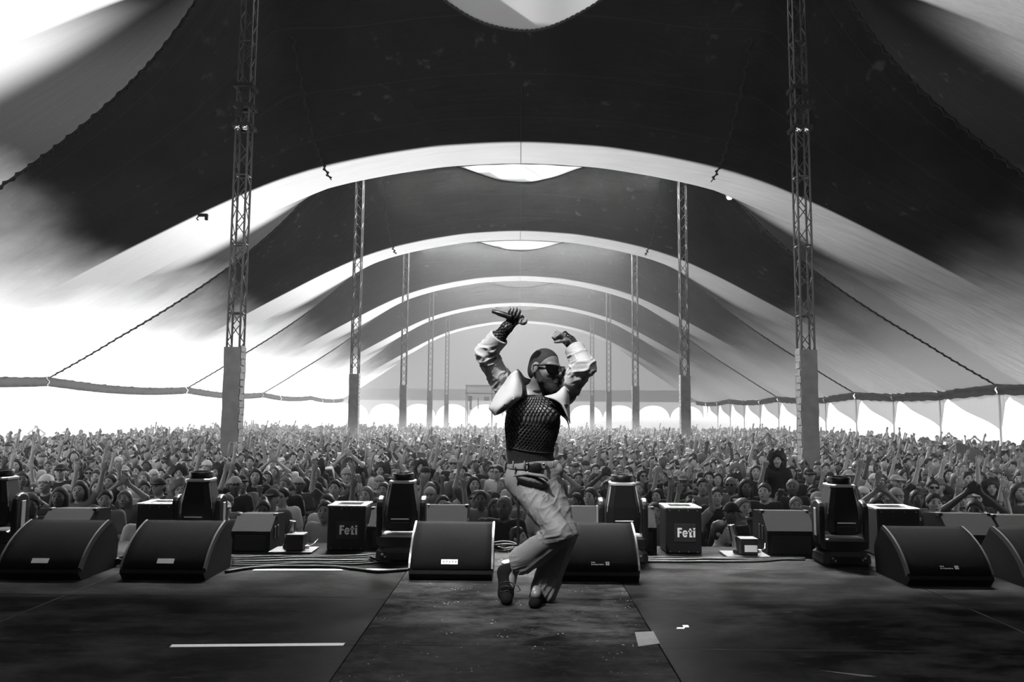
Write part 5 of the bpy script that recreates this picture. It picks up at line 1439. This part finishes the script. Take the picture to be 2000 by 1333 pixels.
# seats of the fixed figures, kept clear
def spot(px, Y): return at_y(px, 960, Y).x
fixed = []
def fix(px, Y, *a, **k):
    X = spot(px, Y); fixed.append((X, Y)); return make_person(X, Y, *a, **k)
pit = []
o = fix(1008, 8.2, 0, 'short', 0, 2, 1, 0, 0, 1.25, .90, z=GZ - .0, group=None); pit.append((o, 'person with dark hair in profile behind the microphone stand, seen between monitor and trousers'))
o = fix(1402, 7.95, 0, 'short', 0, 0, 0, 0, 0, 1.05, .97, group=None); pit.append((o, 'dark haired person in profile in the pit right of the lettered case'))
people.clear()
o = fix(1450, 9.6, 5, 'long', 0, 2, 1, 2, 0, .1, 1.0, group=None); pit.append((o, 'person with fair hair and grey top holding up a phone left of the grey speaker'))
o = fix(715, 10.6, 0, 'long', 0, 2, 1, 2, 0, .1, 1.0, group=None); pit.append((o, 'smiling person with long fair hair behind the left lettered case'))
o = fix(866, 9.9, 3, 'long', 0, 0, 1, 0, 0, .0, .98, group=None); pit.append((o, 'person with long black hair and both arms raised right of the left light'))
o = fix(1172, 9.3, 0, 'short', 0, 1, 1, 1, 0, .05, .96, group=None); pit.append((o, 'short dark haired person just left of the light behind the performer'))
people.clear()
# one person sits on another's shoulders before the right mast
Xs = spot(1520, 12.6); fixed.append((Xs, 12.6))
o = make_person(Xs, 12.6, 0, 'short', 1, 1, 1, 0, 0, -.1, .90, group=None); people.clear(); pit.append((o, 'person carrying a curly haired friend on the shoulders near the right mast'))
Bd, Sh, Tr, hq, Rz, arms = person_shapes('right fist bent up', slim=.9, turn=-.1, sit=True)
rid = empty('person', (Xs, 12.66, GZ + .40), -.1); tag(rid, 'person with big curly black hair and black top riding on shoulders near the right mast', 'person')
link_obj('body', sm(Bd, .0125, 3600, 'body', m_sk[0]), rid); link_obj('shirt', sm(Sh, .018, 700, 'shirt', m_cl[0]), rid); link_obj('trousers', sm(Tr, .02, 600, 'trousers', m_cl[1]), rid)
link_obj('hair', sm(hair_shape('curly', hq, Rz), .012, 900, 'hair', m_hr[0]), rid); link_obj('facial_features', variants[0]['eyes'], rid)['kind'] = 'stuff'

spots = []
y = 9.0; row = 0
while y < 22:
    half = 0.69 * y + .8; x = -half + (.34 if row % 2 else 0)
    while x < half:
        X = x + cr.uniform(-.06, .06); Yq = y + cr.uniform(-.09, .09)
        if all((X - a) ** 2 + (Yq - b) ** 2 > .30 ** 2 * 3 for a, b in fixed) and all(abs(X - q * PX) > .45 or abs(Yq - POLE0) > .45 for q in (-1, 1)): spots.append((X, Yq))
        x += .68
    y += .66; row += 1
spots.sort(key=lambda q: q[1]); near_n = 290
for X, Yq in spots[:near_n]: rnd_person(X, Yq)
Y_SPLIT = spots[near_n][1]
rest = spots[near_n:]

# every label says who it is: looks first, then the neighbour it stands by, then its order along the row
land = [(0, 'at far left'), (110, 'above the far left monitor'), (300, 'above the second left monitor'), (390, 'behind the second left light'), (490, 'behind the left grey speaker'), (580, 'behind the left jet'), (677, 'behind the left lettered case'),
        (786, 'behind the left centre light'), (900, 'left of the performer'), (1040, 'behind the performer'), (1140, 'right of the performer'), (1215, 'behind the right centre light'), (1335, 'behind the right lettered case'), (1450, 'behind the right jet'), (1545, 'behind the right grey speaker'), (1640, 'behind the right light'), (1760, 'above the right metal lid case'), (1880, 'above the right monitor'), (1990, 'at far right')]
short_pose = {'both arms down': 'arms down', 'right arm raised': 'right arm raised', 'left arm raised': 'left arm raised', 'both arms raised': 'both arms raised', 'hands clapped overhead': 'hands clapped overhead', 'both hands held up in front': 'hands held up', 'hands folded at chest': 'hands at chest', 'right fist bent up': 'right fist up', 'left fist bent up': 'left fist up', 'arms thrown wide': 'arms wide'}
buckets = {}
for p in people:
    q = min(land, key=lambda l: abs(l[0] - p['px']))[1]
    depth = 'front rows' if p['Y'] < 11.3 else 'middle rows' if p['Y'] < 13.8 else 'back rows'
    p['lab'] = f"person with {p['hw']}, {p['cl']} top, {short_pose[p['pose']]}" + (', sunglasses' if p['shades'] else '')
    p['place'] = q; p['depth'] = depth; buckets.setdefault(p['lab'], []).append(p)
nth = ['', 'leftmost', 'second from left', 'third from left', 'fourth from left', 'fifth from left', 'sixth from left', 'seventh from left', 'eighth from left']
used = set()
for lab, ps in buckets.items():
    for p in ps:
        L = lab
        if len(ps) > 1: L = f"{lab.replace('person with ', 'person, ')}, {p['place']}"
        if L in used or sum(1 for r_ in ps if r_['place'] == p['place']) > 1: L = f"person, {p['hw']}, {p['cl']} top, {p['place']}, {p['depth']}"
        k = 2
        while L in used: L = f"person, {p['hw']}, {p['cl']} top, {p['depth']}, {p['place']}, {nth[min(k, 8)]}" if k < 4 else f"person, {p['hw']}, {p['cl']} top, {short_pose[p['pose']]}, {p['depth']}, {nth[min(k, 8)]}"; k += 1
        ws = L.split()
        if len(ws) > 16:
            L = L.replace('person, ', '').replace(' worn', ''); 
        used.add(L); p['o']['label'] = L
for o, lab in pit:
    o['label'] = lab
    if 'group' in o: del o['group']

# phones held up by the phone takers
m_ph = mat('phone_black', .01, .2)
pn = 0
def phone(o, vi, lab):
    e = variants[vi]['arms']; c = (e[1] + e[3]) / 2 + np.array([0, -.05, .13]); w = Matrix.Translation(o.location) @ Matrix.Rotation(o.rotation_euler.z, 4, 'Z') @ Matrix.Scale(o.scale[0], 4)
    ph = empty('phone', w @ Vector(c), o.rotation_euler.z); tag(ph, lab, 'phone')
    MB().bbox((0, 0, 0), (.155, .010, .076), .005).build('case', m_ph, ph); MB().bbox((.05, -.006, .018), (.03, .004, .028), .002).build('camera_bump', m_shiny, ph); MB().box((0, .0055, 0), (.145, .001, .068)).build('screen', m_lens, ph)
phone(pit[2][0], 5, 'black phone held up by the fair haired person left of the grey speaker')
for p in people:
    if p['pose'] == 'both hands held up in front' and pn < 8:
        pn += 1; L = f"black phone held up by person with {p['hw']}, {p['depth']}"
        if L in used: L = f"phone held up by person with {p['hw']}, {p['place']}"
        used.add(L); phone(p['o'], 5, L)

# a grey flag in the right part of the crowd
fp = at_y(1893, 880, 19.5); fl_ = empty('flag', (fp.x, 19.5, GZ)); tag(fl_, 'grey cloth flag held over the crowd at right', 'flag')
MB().tube([(-.28, 0, 1.0), (-.33, 0, 2.05)], .012, n=6).build('staff', mat('flag_staff', .2, .6), fl_, True)
vs = []; 
for j in range(8):
    for i in range(14):
        t, s_ = i / 13, j / 7; vs.append((-.33 + .86 * t, .06 * math.sin(t * 7 + s_), 2.02 - .40 * s_ * (1 - .35 * t) - .42 * t * t + .02 * math.sin(t * 9)))
MB().add(vs, [(j * 14 + i, j * 14 + i + 1, (j + 1) * 14 + i + 1, (j + 1) * 14 + i) for j in range(7) for i in range(13)]).build('cloth', m_cl[2], fl_, True)

# the rest of the crowd as one mass, away to the end of the tent
mass = []
for i, pz in enumerate(pose_list):
    V = variants[i]; parts_ = []
    for key, ratio, mi in (('body', .085, 0), ('shirt', .11, 1), ('head', .14, 2)):
        src = V['heads'][('short', 'long', 'cap', 'short', 'bun', 'short', 'bucket', 'curly', 'short', 'backcap')[i]] if key == 'head' else V[key]
        me = decimate(src.copy(), ratio); n = len(me.vertices); co = np.zeros(n * 3, np.float32); me.vertices.foreach_get('co', co)
        me.calc_loop_triangles(); t = np.zeros(len(me.loop_triangles) * 3, np.int32); me.loop_triangles.foreach_get('vertices', t)
        parts_.append((co.reshape(-1, 3), t.reshape(-1, 3), mi)); bpy.data.meshes.remove(me)
    off = 0; vv, ff, mm = [], [], []
    for co, t, mi in parts_: vv.append(co); ff.append(t + off); mm.append(np.full(len(t), mi)); off += len(co)
    vv, ff, mm = np.concatenate(vv), np.concatenate(ff), np.concatenate(mm)
    keep = vv[ff][:, :, 2].max(1) > .86                         # far figures show only from the waist up
    ff, mm = ff[keep], mm[keep]; us, inv = np.unique(ff, return_inverse=True); mass.append((vv[us], inv.reshape(-1, 3), mm))
pts = list(rest); y = 22.0; row = 0
while y < 51:
    st = .66 + .10 * min(1, (y - 22) / 30); half = min(20.6, .72 * y + 2); x = -half + (st / 2 if row % 2 else 0)
    while x < half:
        X, Yq = x + cr.uniform(-.2, .2), y + cr.uniform(-.2, .2); x += st
        if abs(abs(X) - PX) < .5 and abs(((Yq - POLE0 + BAY / 2) % BAY) - BAY / 2) < .5: continue
        if abs(X) > 17 + cr.uniform(0, 3.6): continue
        pts.append((X, Yq))
    y += .72 + .12 * min(1, (y - 22) / 30); row += 1
VV, FF, MM, off = [], [], [], 0
wts = [62, 5, 5, 4, 2, 2, 9, 8, 8, 1]
for X, Yq in pts:
    i = cr.choices(range(10), wts)[0]; v_, f_, m_ = mass[i]; s_ = cr.uniform(.92, 1.07); a = cr.uniform(-.4, .4) - math.atan2(X, Yq) * .6; ca, sa = math.cos(a) * s_, math.sin(a) * s_
    VV.append(np.stack([X + v_[:, 0] * ca - v_[:, 1] * sa, Yq + v_[:, 0] * sa + v_[:, 1] * ca, GZ + v_[:, 2] * s_], 1)); FF.append(f_ + off); off += len(v_)
    pal = np.array([cr.choices([0, 1, 2], [5, 4, 2])[0], 3 + cr.choices(range(5), [8, 3, 3, 4, 7])[0], 8 + cr.choices([0, 1, 2], [5, 4, 2])[0]]); MM.append(pal[m_])  # many white tops, standing in for backlit speckle down the tent
cm = link_obj('crowd', np_mesh('crowd', np.concatenate(VV), np.concatenate(FF), m_sk + m_cl + m_hr, mi=np.concatenate(MM)))
tag(cm, 'dense mass of festival goers stretching back to the end of the tent', kind='stuff')
print('CROWD', len(people), len(pts), sum(len(f) for f in FF))

# ------------------------------------------------------------------ haze: hardly any over the stage, thicker down the tent
def haze():
    m = bpy.data.materials.new('theatre_haze'); m.use_nodes = True; nt = m.node_tree; nt.nodes.clear(); L = nt.links
    out = nt.nodes.new('ShaderNodeOutputMaterial'); v = nt.nodes.new('ShaderNodeVolumeScatter')
    v.inputs['Color'].default_value = grey(0.99); v.inputs['Anisotropy'].default_value = 0.3
    tc = nt.nodes.new('ShaderNodeTexCoord'); sp = nt.nodes.new('ShaderNodeSeparateXYZ'); L.new(tc.outputs['Object'], sp.inputs[0])
    g = sstep(nt, sp.outputs[1], 26.0, 54.0)
    low = math_node(nt, 'SUBTRACT', 1.0, sstep(nt, sp.outputs[2], -1.0, 1.4)); low = math_node(nt, 'MULTIPLY', low, sstep(nt, sp.outputs[1], 8.0, 38.0))
    d = math_node(nt, 'MULTIPLY_ADD', g, HAZE, 0.0003); d = math_node(nt, 'MULTIPLY_ADD', low, LOW, d); L.new(d, v.inputs['Density'])
    L.new(v.outputs[0], out.inputs['Volume'])
    o = MB().box((0, 44.6, 7.4), (42.6, 97.4, 17.8)).build('haze', m); tag(o, 'thin drifting haze filling the tent', kind='stuff')
HAZE = 0.0046; LOW = 0.034
haze()
